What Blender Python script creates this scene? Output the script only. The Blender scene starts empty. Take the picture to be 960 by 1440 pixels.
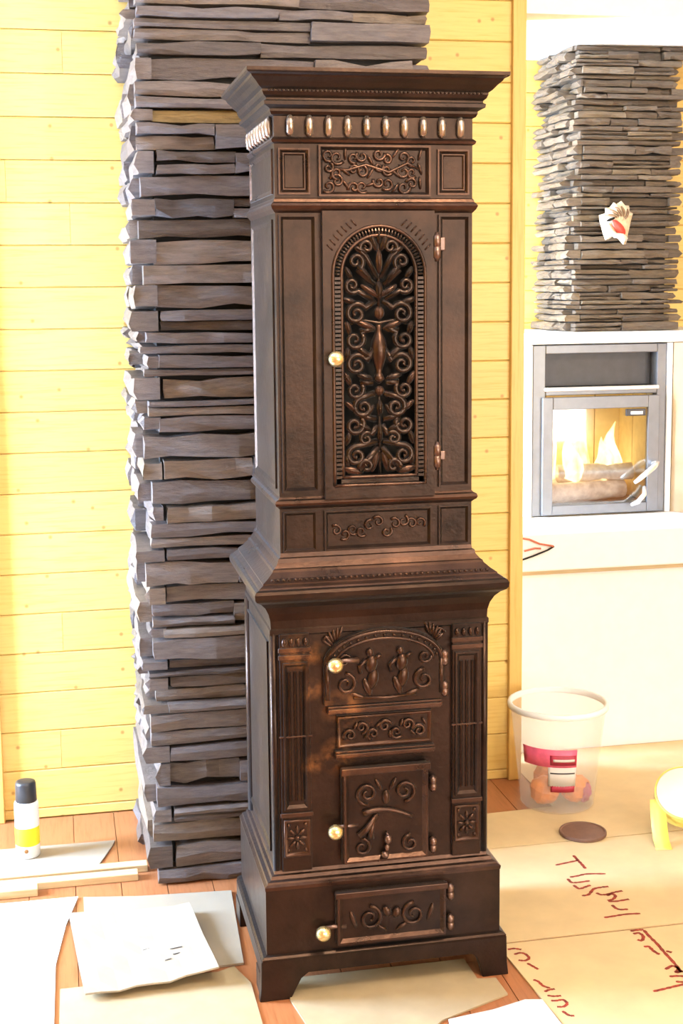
import bpy, math, random
from mathutils import Matrix, Vector
random.seed(7)
D = bpy.data
SC = bpy.context.scene
COL = SC.collection

# ------------------------------------------------------------------ camera
cam_data = D.cameras.new('camera')
cam = D.objects.new('camera', cam_data)
COL.objects.link(cam)
yaw, pitch, roll = 0.2021, -0.1304, -0.0099
r_ = Vector((math.cos(yaw), -math.sin(yaw), 0))
fw = Vector((math.sin(yaw), math.cos(yaw), 0))
f_ = fw * math.cos(pitch) + Vector((0, 0, math.sin(pitch)))
u_ = -fw * math.sin(pitch) + Vector((0, 0, math.cos(pitch)))
right = r_ * math.cos(roll) + u_ * math.sin(roll)
up = -r_ * math.sin(roll) + u_ * math.cos(roll)
M = Matrix((right, up, -f_)).transposed().to_4x4()
M.translation = (-0.6679, -2.8791, 1.5651)
cam.matrix_world = M
cam_data.sensor_fit = 'VERTICAL'
cam_data.sensor_height = 36.0
cam_data.sensor_width = 24.0
cam_data.lens = 1930.07 / 1440 * 36
cam_data.shift_y = -(720 - 651.35) / 1440
cam_data.clip_start = 0.05
SC.camera = cam

# ------------------------------------------------------------------ world, lights, exposure
world = D.worlds.new('sky')
SC.world = world
world.use_nodes = True
bg = world.node_tree.nodes['Background']
bg.inputs['Color'].default_value = (0.72, 0.86, 1.0, 1)
bg.inputs['Strength'].default_value = 2.0


def area(name, loc, target, sx, sy, power, color):
    l = D.lights.new(name, 'AREA')
    l.shape = 'RECTANGLE'
    l.size, l.size_y = sx, sy
    l.energy = power
    l.color = color
    o = D.objects.new(name, l)
    COL.objects.link(o)
    o.location = loc
    o.rotation_euler = (Vector(target) - Vector(loc)).to_track_quat('-Z', 'Y').to_euler()
    return o


# daylight through unseen windows inferred from the light; the alcove window is added
area('window_daylight_left', (-2.72, 0.68, 1.05), (0, 0.68, 1.05), 0.8, 1.35, 450, (0.48, 0.68, 1.0))
area('window_daylight_rear', (0.6, -4.75, 1.55), (0.6, 0, 1.55), 2.4, 1.5, 44, (1.0, 0.86, 0.66))
area('window_daylight_patio', (2.72, -4.75, 1.17), (2.72, 0, 1.17), 1.82, 1.95, 92, (1.0, 0.91, 0.76))
area('window_daylight_alcove', (-0.72, 1.60, 1.30), (1.0, 1.60, 1.30), 0.62, 1.7, 260, (0.55, 0.73, 1.0))

SC.view_settings.view_transform = 'Standard'
SC.view_settings.look = 'None'
SC.view_settings.exposure = 0.68
SC.view_settings.gamma = 1.0
SC.view_settings.use_curve_mapping = False


# ------------------------------------------------------------------ material helpers
def new_mat(name):
    m = D.materials.new(name)
    m.use_nodes = True
    nt = m.node_tree
    b = nt.nodes['Principled BSDF']
    return m, nt, b


def nd(nt, typ, **kw):
    n = nt.nodes.new(typ)
    for k, v in kw.items():
        setattr(n, k, v)
    return n


def coords(nt, scale=(1, 1, 1), rand=0.0):
    tc = nd(nt, 'ShaderNodeTexCoord')
    mp = nd(nt, 'ShaderNodeMapping')
    mp.inputs['Scale'].default_value = scale
    nt.links.new(tc.outputs['Object'], mp.inputs['Vector'])
    if rand:
        oi = nd(nt, 'ShaderNodeObjectInfo')
        ml = nd(nt, 'ShaderNodeMath', operation='MULTIPLY')
        ml.inputs[1].default_value = rand
        nt.links.new(oi.outputs['Random'], ml.inputs[0])
        cb = nd(nt, 'ShaderNodeCombineXYZ')
        for i in range(3):
            nt.links.new(ml.outputs[0], cb.inputs[i])
        nt.links.new(cb.outputs[0], mp.inputs['Location'])
    return mp.outputs['Vector']


def noise(nt, vec, scale, detail=4, rough=0.55):
    n = nd(nt, 'ShaderNodeTexNoise')
    n.inputs['Scale'].default_value = scale
    n.inputs['Detail'].default_value = detail
    n.inputs['Roughness'].default_value = rough
    nt.links.new(vec, n.inputs['Vector'])
    return n.outputs['Fac']


def ramp(nt, fac, stops):
    r = nd(nt, 'ShaderNodeValToRGB')
    el = r.color_ramp.elements
    while len(el) < len(stops):
        el.new(0.5)
    for e, (p, c) in zip(el, stops):
        e.position = p
        e.color = (*c, 1)
    nt.links.new(fac, r.inputs['Fac'])
    return r.outputs['Color']


def mix(nt, fac, a, b, mode='MIX'):
    n = nd(nt, 'ShaderNodeMix', data_type='RGBA', blend_type=mode)
    for sock, v in ((n.inputs['Factor'], fac), (n.inputs['A'], a), (n.inputs['B'], b)):
        if isinstance(v, (int, float)):
            sock.default_value = v
        elif isinstance(v, tuple):
            sock.default_value = (*v, 1)
        else:
            nt.links.new(v, sock)
    return n.outputs['Result']


def bump(nt, b, height, strength=0.3, dist=0.01):
    n = nd(nt, 'ShaderNodeBump')
    n.inputs['Strength'].default_value = strength
    n.inputs['Distance'].default_value = dist
    nt.links.new(height, n.inputs['Height'])
    nt.links.new(n.outputs['Normal'], b.inputs['Normal'])


def plain(name, col, rough=0.5, metal=0.0, noise_amt=0.12, nscale=30, spec=0.5):
    m, nt, b = new_mat(name)
    v = coords(nt)
    f = noise(nt, v, nscale)
    c = ramp(nt, f, [(0.3, tuple(x * (1 - noise_amt) for x in col)), (0.7, tuple(min(1, x * (1 + noise_amt)) for x in col))])
    nt.links.new(c, b.inputs['Base Color'])
    b.inputs['Roughness'].default_value = rough
    b.inputs['Metallic'].default_value = metal
    b.inputs['Specular IOR Level'].default_value = spec
    return m


def pine(name, light, dark, stretch, knot=True, rough=0.42):
    """pale boards: grain along the stretched axis, small knots, board to board tint"""
    m, nt, b = new_mat(name)
    v = coords(nt, stretch, rand=37.0)
    g = noise(nt, v, 6, 5, 0.6)
    c = ramp(nt, g, [(0.25, dark), (0.5, light), (0.8, tuple(min(1, x * 1.06) for x in light))])
    oi = nd(nt, 'ShaderNodeObjectInfo')
    tint = ramp(nt, oi.outputs['Random'], [(0, (0.93, 0.90, 0.84)), (0.5, (1, 1, 1)), (1, (1.0, 0.98, 0.93))])
    c = mix(nt, 1.0, c, tint, 'MULTIPLY')
    if knot:
        v0 = coords(nt)
        sp = nd(nt, 'ShaderNodeSeparateXYZ')
        nt.links.new(v0, sp.inputs[0])
        cm = nd(nt, 'ShaderNodeCombineXYZ')
        nt.links.new(sp.outputs[0], cm.inputs[0])
        nt.links.new(sp.outputs[2], cm.inputs[1])
        vv = cm.outputs[0]
        vo = nd(nt, 'ShaderNodeTexVoronoi', voronoi_dimensions='2D')
        vo.inputs['Scale'].default_value = 6.5
        nt.links.new(vv, vo.inputs['Vector'])
        k = ramp(nt, vo.outputs['Distance'], [(0.018, (0.9, 0.9, 0.9)), (0.050, (0, 0, 0))])
        c = mix(nt, k, c, (0.42, 0.22, 0.05))
    nt.links.new(c, b.inputs['Base Color'])
    b.inputs['Roughness'].default_value = rough
    bump(nt, b, g, 0.08, 0.003)
    return m


def slate(name, stops, sc=1.0):
    m, nt, b = new_mat(name)
    oi = nd(nt, 'ShaderNodeObjectInfo')
    base = ramp(nt, oi.outputs['Random'], stops)
    v = coords(nt, (6, 6, 40), rand=21)
    g = noise(nt, v, 3 * sc, 6, 0.65)
    sh = ramp(nt, g, [(0.25, (0.55, 0.53, 0.52)), (0.55, (1, 1, 1)), (0.8, (1.28, 1.22, 1.15))])
    c = mix(nt, 1.0, base, sh, 'MULTIPLY')
    nt.links.new(c, b.inputs['Base Color'])
    b.inputs['Roughness'].default_value = 0.42
    v2 = coords(nt, (14, 14, 60), rand=11)
    h = noise(nt, v2, 4 * sc, 8, 0.7)
    bump(nt, b, h, 0.7, 0.008)
    return m


def iron(name, dark, light, patch_col, rough=0.30):
    m, nt, b = new_mat(name)
    v = coords(nt)
    n1 = noise(nt, v, 9, 6, 0.65)
    n2 = noise(nt, v, 70, 4, 0.6)
    c = ramp(nt, n1, [(0.3, dark), (0.7, light)])
    # patches of orange on the left of the fire doors
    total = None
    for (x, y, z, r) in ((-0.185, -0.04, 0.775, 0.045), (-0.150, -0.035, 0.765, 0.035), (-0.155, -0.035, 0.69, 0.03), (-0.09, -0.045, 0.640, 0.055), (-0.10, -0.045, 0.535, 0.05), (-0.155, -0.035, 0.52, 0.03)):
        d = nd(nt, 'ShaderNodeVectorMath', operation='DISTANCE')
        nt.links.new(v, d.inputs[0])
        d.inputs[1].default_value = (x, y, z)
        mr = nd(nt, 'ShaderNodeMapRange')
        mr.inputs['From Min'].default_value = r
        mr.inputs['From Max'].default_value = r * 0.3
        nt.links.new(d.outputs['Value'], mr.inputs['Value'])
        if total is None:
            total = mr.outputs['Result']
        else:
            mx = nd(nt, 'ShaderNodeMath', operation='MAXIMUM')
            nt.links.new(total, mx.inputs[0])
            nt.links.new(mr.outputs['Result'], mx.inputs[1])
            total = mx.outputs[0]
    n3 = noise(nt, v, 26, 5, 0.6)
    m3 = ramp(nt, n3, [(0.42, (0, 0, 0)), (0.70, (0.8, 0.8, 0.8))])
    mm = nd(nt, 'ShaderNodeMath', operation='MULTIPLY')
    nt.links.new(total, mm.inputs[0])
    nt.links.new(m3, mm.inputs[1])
    c = mix(nt, mm.outputs[0], c, patch_col)
    nt.links.new(c, b.inputs['Base Color'])
    rr = nd(nt, 'ShaderNodeMapRange')
    rr.inputs['To Min'].default_value = rough - 0.08
    rr.inputs['To Max'].default_value = rough + 0.16
    nt.links.new(n1, rr.inputs['Value'])
    nt.links.new(rr.outputs['Result'], b.inputs['Roughness'])
    b.inputs['Metallic'].default_value = 0.85
    b.inputs['Sheen Weight'].default_value = 0.10
    b.inputs['Sheen Roughness'].default_value = 0.45
    b.inputs['Sheen Tint'].default_value = (0.9, 0.88, 0.88, 1)
    bump(nt, b, n2, 0.25, 0.003)
    return m


MAT = {}
MAT['pine'] = pine('pine_boards', (0.76, 0.54, 0.165), (0.67, 0.43, 0.095), (1.2, 8, 22))
MAT['pine_trim'] = pine('pine_trim_wood', (0.72, 0.47, 0.14), (0.62, 0.36, 0.08), (22, 22, 1.2), knot=False)
MAT['floor_wood'] = pine('orange_floor_wood', (0.38, 0.145, 0.058), (0.28, 0.10, 0.034), (22, 1.5, 8), knot=False, rough=0.35)
MAT['batten'] = pine('pale_batten_wood', (0.58, 0.45, 0.26), (0.48, 0.34, 0.16), (1.2, 20, 20), knot=False)
MAT['white'] = plain('white_plaster', (0.86, 0.85, 0.84), 0.6, 0, 0.02, 20)
MAT['ceiling'] = plain('white_ceiling_paint', (0.88, 0.87, 0.85), 0.7, 0, 0.02, 20)
MAT['beige'] = plain('beige_plaster', (0.42, 0.31, 0.19), 0.6, 0, 0.06, 20)
MAT['slate'] = slate('grey_brown_slate', [(0, (0.125, 0.100, 0.095)), (0.35, (0.18, 0.145, 0.128)), (0.6, (0.15, 0.124, 0.122)), (0.85, (0.23, 0.175, 0.132)), (1, (0.085, 0.067, 0.063))])
MAT['slate_ochre'] = slate('ochre_slate', [(0, (0.34, 0.25, 0.12)), (1, (0.30, 0.22, 0.12))])
MAT['slate_thin'] = slate('thin_brown_slate', [(0, (0.11, 0.085, 0.065)), (0.4, (0.18, 0.14, 0.105)), (0.7, (0.14, 0.11, 0.085)), (1, (0.24, 0.19, 0.135))], 1.6)
MAT['mortar'] = plain('dark_mortar', (0.03, 0.027, 0.025), 0.9)
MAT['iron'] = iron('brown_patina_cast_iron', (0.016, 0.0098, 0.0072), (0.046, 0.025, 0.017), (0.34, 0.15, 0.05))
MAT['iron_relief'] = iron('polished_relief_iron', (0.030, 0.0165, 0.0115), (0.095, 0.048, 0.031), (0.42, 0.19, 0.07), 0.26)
MAT['iron_black'] = iron('black_scroll_iron', (0.022, 0.014, 0.011), (0.050, 0.030, 0.021), (0.05, 0.03, 0.02), 0.20)
MAT['iron_bright'] = iron('worn_bright_iron', (0.26, 0.20, 0.165), (0.46, 0.38, 0.32), (0.3, 0.2, 0.15), 0.24)  # paler iron, glints of the dentils put into the colour
MAT['soot'] = plain('sooty_black', (0.006, 0.005, 0.004), 0.9)
MAT['brass'] = plain('pale_brass', (0.86, 0.68, 0.34), 0.22, 0.85, 0.08, 60)
MAT['steel'] = plain('dull_hinge_steel', (0.16, 0.10, 0.08), 0.3, 0.8, 0.2, 50)
MAT['insert_metal'] = plain('grey_enamelled_steel', (0.20, 0.21, 0.24), 0.35, 0.5, 0.06, 30)
MAT['insert_dark'] = plain('dark_vent_steel', (0.07, 0.07, 0.08), 0.45, 0.4, 0.1, 30)
MAT['chrome'] = plain('bright_handle_metal', (0.85, 0.83, 0.80), 0.25, 0.6, 0.04, 30)
MAT['cream_brick'] = plain('cream_fire_brick', (0.80, 0.66, 0.36), 0.8, 0, 0.08, 40)
MAT['cardboard'] = plain('tan_fibreboard', (0.64, 0.49, 0.27), 0.75, 0, 0.07, 9)
MAT['cardboard_pale'] = plain('pale_cardboard', (0.33, 0.275, 0.205), 0.75, 0, 0.05, 9)
MAT['cardboard_ochre'] = plain('ochre_cardboard', (0.40, 0.31, 0.18), 0.75, 0, 0.10, 9)
MAT['paper_white'] = plain('white_sheet', (0.66, 0.61, 0.57), 0.7, 0, 0.03, 9)
MAT['red_ink'] = plain('red_brown_crayon', (0.26, 0.03, 0.015), 0.8, 0, 0.6, 120)
MAT['black_plastic'] = plain('black_cap_plastic', (0.025, 0.025, 0.028), 0.35)
MAT['white_plastic'] = plain('white_can_paint', (0.85, 0.84, 0.82), 0.35, 0, 0.03)
MAT['yellow_paint'] = plain('yellow_band_paint', (0.86, 0.74, 0.02), 0.4, 0, 0.05)
MAT['brown_mark'] = plain('brown_print', (0.35, 0.16, 0.05), 0.5)
MAT['pink'] = plain('pink_label_paper', (0.78, 0.12, 0.22), 0.5, 0, 0.15, 40)
MAT['crimson'] = plain('dark_crimson_print', (0.38, 0.02, 0.05), 0.5, 0, 0.15, 60)
MAT['orange_bag'] = plain('orange_bag_film', (0.75, 0.20, 0.012), 0.4, 0, 0.4, 25)
MAT['purple_bag'] = plain('purple_bag_film', (0.38, 0.05, 0.14), 0.4, 0, 0.3, 25)
MAT['brown_lid'] = plain('brown_lid_plastic', (0.17, 0.085, 0.055), 0.6, 0, 0.12, 50)
MAT['tape_yellow'] = plain('yellow_tape', (0.86, 0.72, 0.16), 0.4, 0, 0.05)
MAT['shell'] = plain('cream_shell', (0.72, 0.60, 0.42), 0.45, 0, 0.30, 60)
MAT['shell_dark'] = plain('brown_shell_stripe', (0.22, 0.13, 0.07), 0.45, 0, 0.2, 60)
MAT['shell_red'] = plain('red_shell_mouth', (0.70, 0.07, 0.05), 0.35, 0, 0.2, 60)
MAT['shell_lip'] = plain('white_shell_lip', (0.85, 0.80, 0.72), 0.35, 0, 0.05, 60)
MAT['log'] = plain('pale_birch_bark', (0.85, 0.76, 0.70), 0.8, 0, 0.25, 40)
MAT['red_stick'] = plain('dull_red_wood', (0.45, 0.12, 0.07), 0.6)

m, nt, b = new_mat('clear_glass')
b.inputs['Base Color'].default_value = (1, 1, 1, 1)
b.inputs['Roughness'].default_value = 0.02
tr = nd(nt, 'ShaderNodeBsdfTransparent')
ms = nd(nt, 'ShaderNodeMixShader')
gl = nd(nt, 'ShaderNodeBsdfGlossy')
gl.inputs['Roughness'].default_value = 0.03
fr = nd(nt, 'ShaderNodeFresnel')
fr.inputs['IOR'].default_value = 2.0
nt.links.new(fr.outputs[0], ms.inputs[0])
nt.links.new(tr.outputs[0], ms.inputs[1])
nt.links.new(gl.outputs[0], ms.inputs[2])
nt.links.new(ms.outputs[0], nt.nodes['Material Output'].inputs['Surface'])
MAT['glass'] = m

m, nt, b = new_mat('milky_clear_plastic')
b.inputs['Base Color'].default_value = (0.93, 0.90, 0.90, 1)
b.inputs['Roughness'].default_value = 0.25
tr = nd(nt, 'ShaderNodeBsdfTransparent')
ms = nd(nt, 'ShaderNodeMixShader')
ms.inputs[0].default_value = 0.16
nt.links.new(tr.outputs[0], ms.inputs[1])
nt.links.new(b.outputs[0], ms.inputs[2])
nt.links.new(ms.outputs[0], nt.nodes['Material Output'].inputs['Surface'])
MAT['milky'] = m

m, nt, b = new_mat('flame')
em = nd(nt, 'ShaderNodeEmission')
v = coords(nt, (6, 6, 3))
c = ramp(nt, noise(nt, v, 4), [(0.3, (1.0, 0.52, 0.14)), (0.6, (1.0, 0.80, 0.42))])
nt.links.new(c, em.inputs['Color'])
em.inputs['Strength'].default_value = 2.0
nt.links.new(em.outputs[0], nt.nodes['Material Output'].inputs['Surface'])
MAT['flame'] = m


# ------------------------------------------------------------------ geometry helpers
class MB:
    """collects shapes of one mesh (world coordinates)"""

    def __init__(self):
        self.v = []
        self.f = []

    def add(self, vs, fs):
        n = len(self.v)
        self.v += [tuple(p) for p in vs]
        self.f += [tuple(i + n for i in f) for f in fs]
        return self

    def box(self, x0, x1, y0, y1, z0, z1):
        vs = [(x, y, z) for z in (z0, z1) for y in (y0, y1) for x in (x0, x1)]
        return self.add(vs, [(0, 2, 3, 1), (4, 5, 7, 6), (0, 1, 5, 4), (2, 6, 7, 3), (0, 4, 6, 2), (1, 3, 7, 5)])

    def tube(self, pts, rad, n=6, cap=True):
        pts = [Vector(p) for p in pts]
        if not isinstance(rad, (list, tuple)):
            rad = [rad] * len(pts)
        vs, fs = [], []
        ref = None
        for i, p in enumerate(pts):
            t = (pts[min(i + 1, len(pts) - 1)] - pts[max(i - 1, 0)])
            t = t.normalized() if t.length > 1e-9 else Vector((0, 0, 1))
            if ref is None:
                ref = t.orthogonal().normalized()
            ref = (ref - t * ref.dot(t))
            ref = ref.normalized() if ref.length > 1e-6 else t.orthogonal().normalized()
            bi = t.cross(ref)
            for k in range(n):
                a = 2 * math.pi * k / n
                vs.append(p + (ref * math.cos(a) + bi * math.sin(a)) * rad[i])
        for i in range(len(pts) - 1):
            for k in range(n):
                k2 = (k + 1) % n
                fs.append((i * n + k, i * n + k2, (i + 1) * n + k2, (i + 1) * n + k))
        if cap:
            fs.append(tuple(range(n - 1, -1, -1)))
            fs.append(tuple((len(pts) - 1) * n + k for k in range(n)))
        return self.add(vs, fs)

    def lathe(self, prof, center, n=24, axis='Z', cap=True):
        """prof: (radius, height) pairs along the axis"""
        vs, fs = [], []
        for r, h in prof:
            for k in range(n):
                a = 2 * math.pi * k / n
                c, s = r * math.cos(a), r * math.sin(a)
                if axis == 'Z':
                    vs.append((center[0] + c, center[1] + s, center[2] + h))
                elif axis == 'Y':
                    vs.append((center[0] + c, center[1] + h, center[2] - s))
                else:
                    vs.append((center[0] + h, center[1] + c, center[2] + s))
        for i in range(len(prof) - 1):
            for k in range(n):
                k2 = (k + 1) % n
                fs.append((i * n + k, i * n + k2, (i + 1) * n + k2, (i + 1) * n + k))
        if cap:
            fs.append(tuple(range(n - 1, -1, -1)))
            fs.append(tuple((len(prof) - 1) * n + k for k in range(n)))
        return self.add(vs, fs)

    def ellipsoid(self, c, rx, ry, rz, tilt=0.0, n=8, m=5):
        """ellipsoid with the long axis tilted in the XZ plane"""
        vs, fs = [], []
        ct, st = math.cos(tilt), math.sin(tilt)
        for i in range(m + 1):
            th = math.pi * i / m
            for k in range(n):
                a = 2 * math.pi * k / n
                x = rx * max(1e-3, math.sin(th)) * math.cos(a)
                y = ry * max(1e-3, math.sin(th)) * math.sin(a)
                z = rz * math.cos(th)
                vs.append((c[0] + x * ct + z * st, c[1] + y, c[2] - x * st + z * ct))
        for i in range(m):
            for k in range(n):
                k2 = (k + 1) % n
                fs.append((i * n + k, (i + 1) * n + k, (i + 1) * n + k2, i * n + k2))
        return self.add(vs, fs)

    def prism_xz(self, pts, y0, y1):
        """outline in XZ (convex or simple) pushed along Y"""
        n = len(pts)
        vs = [(x, y0, z) for x, z in pts] + [(x, y1, z) for x, z in pts]
        fs = [tuple(range(n)), tuple(range(2 * n - 1, n - 1, -1))]
        fs += [(i, n + i, n + (i + 1) % n, (i + 1) % n) for i in range(n)]
        return self.add(vs, fs)

    def prism_xy(self, pts, z0, z1):
        n = len(pts)
        vs = [(x, y, z0) for x, y in pts] + [(x, y, z1) for x, y in pts]
        fs = [tuple(range(n - 1, -1, -1)), tuple(range(n, 2 * n))]
        fs += [(i, (i + 1) % n, n + (i + 1) % n, n + i) for i in range(n)]
        return self.add(vs, fs)

    def build(self, name, mat, parent=None, smooth=False, bevel=0.0):
        me = D.meshes.new(name)
        me.from_pydata(self.v, [], self.f)
        me.update()
        me.materials.append(MAT[mat] if isinstance(mat, str) else mat)
        if smooth:
            for p in me.polygons:
                p.use_smooth = True
        o = D.objects.new(name, me)
        COL.objects.link(o)
        if parent is not None:
            o.parent = parent
            if parent.type == 'EMPTY':
                o.matrix_parent_inverse = Matrix.Translation(-Vector(parent.location))
        if bevel:
            bm = o.modifiers.new('bevel', 'BEVEL')
            bm.width = bevel
            bm.segments = 2
            bm.limit_method = 'ANGLE'
        import bmesh
        bb = bmesh.new()
        bb.from_mesh(me)
        bmesh.ops.recalc_face_normals(bb, faces=bb.faces)
        bb.to_mesh(me)
        bb.free()
        return o


def tag(o, label=None, cat=None, group=None, kind=None):
    if label: o['label'] = label
    if cat: o['category'] = cat
    if group: o['group'] = group
    if kind: o['kind'] = kind
    return o


def thing(name, loc, label, cat, group=None, kind=None):
    o = D.objects.new(name, None)
    o.empty_display_size = 0.1
    COL.objects.link(o)
    o.location = loc
    return tag(o, label, cat, group, kind)


WALL_Y = 1.124
END_X = 0.690
ROOM = dict(x0=-2.6, x1=5.0, y0=-4.6, zc=2.72)
BACK_Y = 1.95
LOW_CEIL = 2.352

# ------------------------------------------------------------------ setting
# floor: base slab with planks where the photo shows them
fl = MB().box(ROOM['x0'], ROOM['x1'], ROOM['y0'], 2.1, -0.10, -0.012).build('floor', 'floor_wood')
tag(fl, 'orange wooden plank floor under the cardboard sheets', 'floor', kind='structure')
px = -1.50
k = 0
while px < 1.9:
    w = 0.118
    cuts = [-1.6, -0.35 + 0.7 * ((k * 37) % 10) / 10 - 0.2, 2.0]
    for a, c in zip(cuts[:-1], cuts[1:]):
        if px + w < END_X - 0.05 and c > WALL_Y:
            c = WALL_Y - 0.001
        MB().box(px + 0.001, px + w - 0.001, a + 0.001, c - 0.001, -0.012, 0.0).build('plank', 'floor_wood', fl)
    px += w
    k += 1

# pine wall behind the stove: every board is a child
wb = MB().box(ROOM['x0'], END_X, WALL_Y + 0.014, WALL_Y + 0.12, -0.012, ROOM['zc']).build('wall_back', 'pine')
tag(wb, 'yellow pine board wall behind the slate chimney and iron stove', 'wall', kind='structure')
z = 0.0
pitch_z = 0.1178
z = 0.384 - 4 * pitch_z
row = 0
while z < ROOM['zc'] - 0.01:
    z0, z1 = max(z, 0.0), min(z + pitch_z, ROOM['zc'])
    if z1 - z0 > 0.01:
        rr = random.Random(row * 13 + 5)
        xs = [ROOM['x0'], -0.40 + rr.uniform(-0.02, 0.02)]
        if rr.random() < 0.35:
            xs.insert(1, rr.uniform(-0.80, -0.55))
        else:
            xs.insert(1, rr.uniform(-2.0, -1.1))
        xs.append(END_X)
        for a, c in zip(xs[:-1], xs[1:]):
            g, ch = 0.0007, 0.0030
            mbx = MB()
            Y0, Y1 = WALL_Y, WALL_Y + 0.014
            A, Cc = a + 0.0005, c - 0.0005
            prof = [(Y1, z0 + g), (Y0 + ch, z0 + g), (Y0, z0 + g + ch), (Y0, z1 - g - ch), (Y0 + ch, z1 - g), (Y1, z1 - g)]
            n = len(prof)
            vs = [(A, y, q) for y, q in prof] + [(Cc, y, q) for y, q in prof]
            fs = [tuple(range(n - 1, -1, -1)), tuple(range(n, 2 * n))] + [(i, (i + 1) % n, n + (i + 1) % n, n + i) for i in range(n)]
            mbx.add(vs, fs).build('board', 'pine', wb)
    z += pitch_z
    row += 1

t = MB().box(END_X - 0.012, END_X + 0.030, WALL_Y - 0.018, WALL_Y + 0.125, 0, ROOM['zc']).build('trim_1', 'pine_trim', bevel=0.003)
tag(t, 'vertical pine corner board at the end of the pine wall', 'trim', kind='structure')
t = MB().box(-0.960, -0.870, WALL_Y - 0.02, WALL_Y, 0, ROOM['zc']).build('trim_2', 'pine_trim', bevel=0.003)
tag(t, 'vertical pine casing strip at the left picture edge', 'trim', kind='structure')

# alcove behind the corner board
ab = MB().box(-0.7, ROOM['x1'], BACK_Y + 0.014, BACK_Y + 0.12, -0.012, ROOM['zc']).build('wall_alcove', 'pine')
tag(ab, 'yellow pine wall behind the raised fireplace', 'wall', kind='structure')
z = 0.0
while z < LOW_CEIL - 0.01:
    z1 = min(z + pitch_z, LOW_CEIL)
    g, ch = 0.0007, 0.003
    Y0, Y1 = BACK_Y, BACK_Y + 0.014
    prof = [(Y1, z + g), (Y0 + ch, z + g), (Y0, z + g + ch), (Y0, z1 - g - ch), (Y0 + ch, z1 - g), (Y1, z1 - g)]
    n = len(prof)
    vs = [(-0.59, y, q) for y, q in prof] + [(2.6, y, q) for y, q in prof]
    fs = [tuple(range(n - 1, -1, -1)), tuple(range(n, 2 * n))] + [(i, (i + 1) % n, n + (i + 1) % n, n + i) for i in range(n)]
    MB().add(vs, fs).build('board', 'pine', ab)
    z += pitch_z
o = MB().box(END_X + 0.03, ROOM['x1'], WALL_Y + 0.0, BACK_Y + 0.1, LOW_CEIL, ROOM['zc'] - 0.001).build('ceiling_alcove', 'ceiling')
tag(o, 'white lowered ceiling over the raised fireplace', 'ceiling', kind='structure')
o = MB().box(-0.6, END_X + 0.03, WALL_Y + 0.126, BACK_Y + 0.1, LOW_CEIL, ROOM['zc'] - 0.001).build('ceiling_passage', 'ceiling')
tag(o, 'white ceiling of the passage hidden behind the pine wall', 'ceiling', kind='structure')
o = MB().box(ROOM['x0'], ROOM['x1'], ROOM['y0'], 2.1, ROOM['zc'], ROOM['zc'] + 0.08).build('ceiling', 'ceiling')
tag(o, 'white room ceiling above the picture', 'ceiling', kind='structure')


def holed_wall(name, axis, pos, th, a0, a1, holes, mat, label):
    """wall along one axis with window openings (list of a0,a1,z0,z1)"""
    mb = MB()
    cuts = sorted({a0, a1} | {h[0] for h in holes} | {h[1] for h in holes})
    for p, q in zip(cuts[:-1], cuts[1:]):
        hs = [h for h in holes if h[0] <= p + 1e-6 and h[1] >= q - 1e-6]
        segs = [(0, ROOM['zc'])]
        if hs:
            segs = [(0, hs[0][2]), (hs[0][3], ROOM['zc'])]
        for s0, s1 in segs:
            if s1 - s0 < 1e-3: continue
            if axis == 'x':
                mb.box(p, q, pos, pos + th, s0, s1)
            else:
                mb.box(pos, pos + th, p, q, s0, s1)
    return tag(mb.build(name, mat), label, 'wall', kind='structure')


def window(name, axis, pos, h, label):
    mb = MB()
    a0, a1, z0, z1 = h
    def bar(p, q, s0, s1):
        if axis == 'x': mb.box(p, q, pos - 0.03, pos + 0.03, s0, s1)
        else: mb.box(pos - 0.03, pos + 0.03, p, q, s0, s1)
    w = 0.06
    bar(a0, a0 + w, z0, z1); bar(a1 - w, a1, z0, z1); bar(a0 + w, a1 - w, z0, z0 + w); bar(a0 + w, a1 - w, z1 - w, z1)
    c = (a0 + a1) / 2
    bar(c - 0.03, c + 0.03, z0 + w, z1 - w)
    return tag(mb.build(name, 'white'), label, 'window', kind='structure')


HL = [(0.28, 1.08, 0.37, 1.73)]
HR = [(-0.6, 1.8, 0.8, 2.3), (1.83, 3.63, 0.2, 2.15)]
holed_wall('wall_left', 'y', ROOM['x0'] - 0.1, 0.1, ROOM['y0'], WALL_Y, HL, 'pine', 'pine side wall with a window, outside the picture')
holed_wall('wall_rear', 'x', ROOM['y0'] - 0.1, 0.1, ROOM['x0'], ROOM['x1'], HR, 'pine', 'pine wall with windows behind the camera')
holed_wall('wall_right', 'y', ROOM['x1'], 0.1, ROOM['y0'], BACK_Y, [], 'pine', 'pine side wall on the far right, outside the picture')
holed_wall('wall_alcove_side', 'y', -0.70, 0.1, WALL_Y + 0.125, BACK_Y, [(1.29, 1.91, 0.45, 2.15)], 'pine', 'hidden pine end wall with a window behind the pine wall')
window('window_4', 'y', -0.65, (1.29, 1.91, 0.45, 2.15), 'white framed window hidden behind the pine wall')  # added unseen window that brightens the alcove
window('window_1', 'y', ROOM['x0'] - 0.05, HL[0], 'white framed side window outside the picture')
window('window_2', 'x', ROOM['y0'] - 0.05, HR[0], 'white framed window behind the camera')
window('window_3', 'x', ROOM['y0'] - 0.05, HR[1], 'white framed glass door behind the camera')


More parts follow.
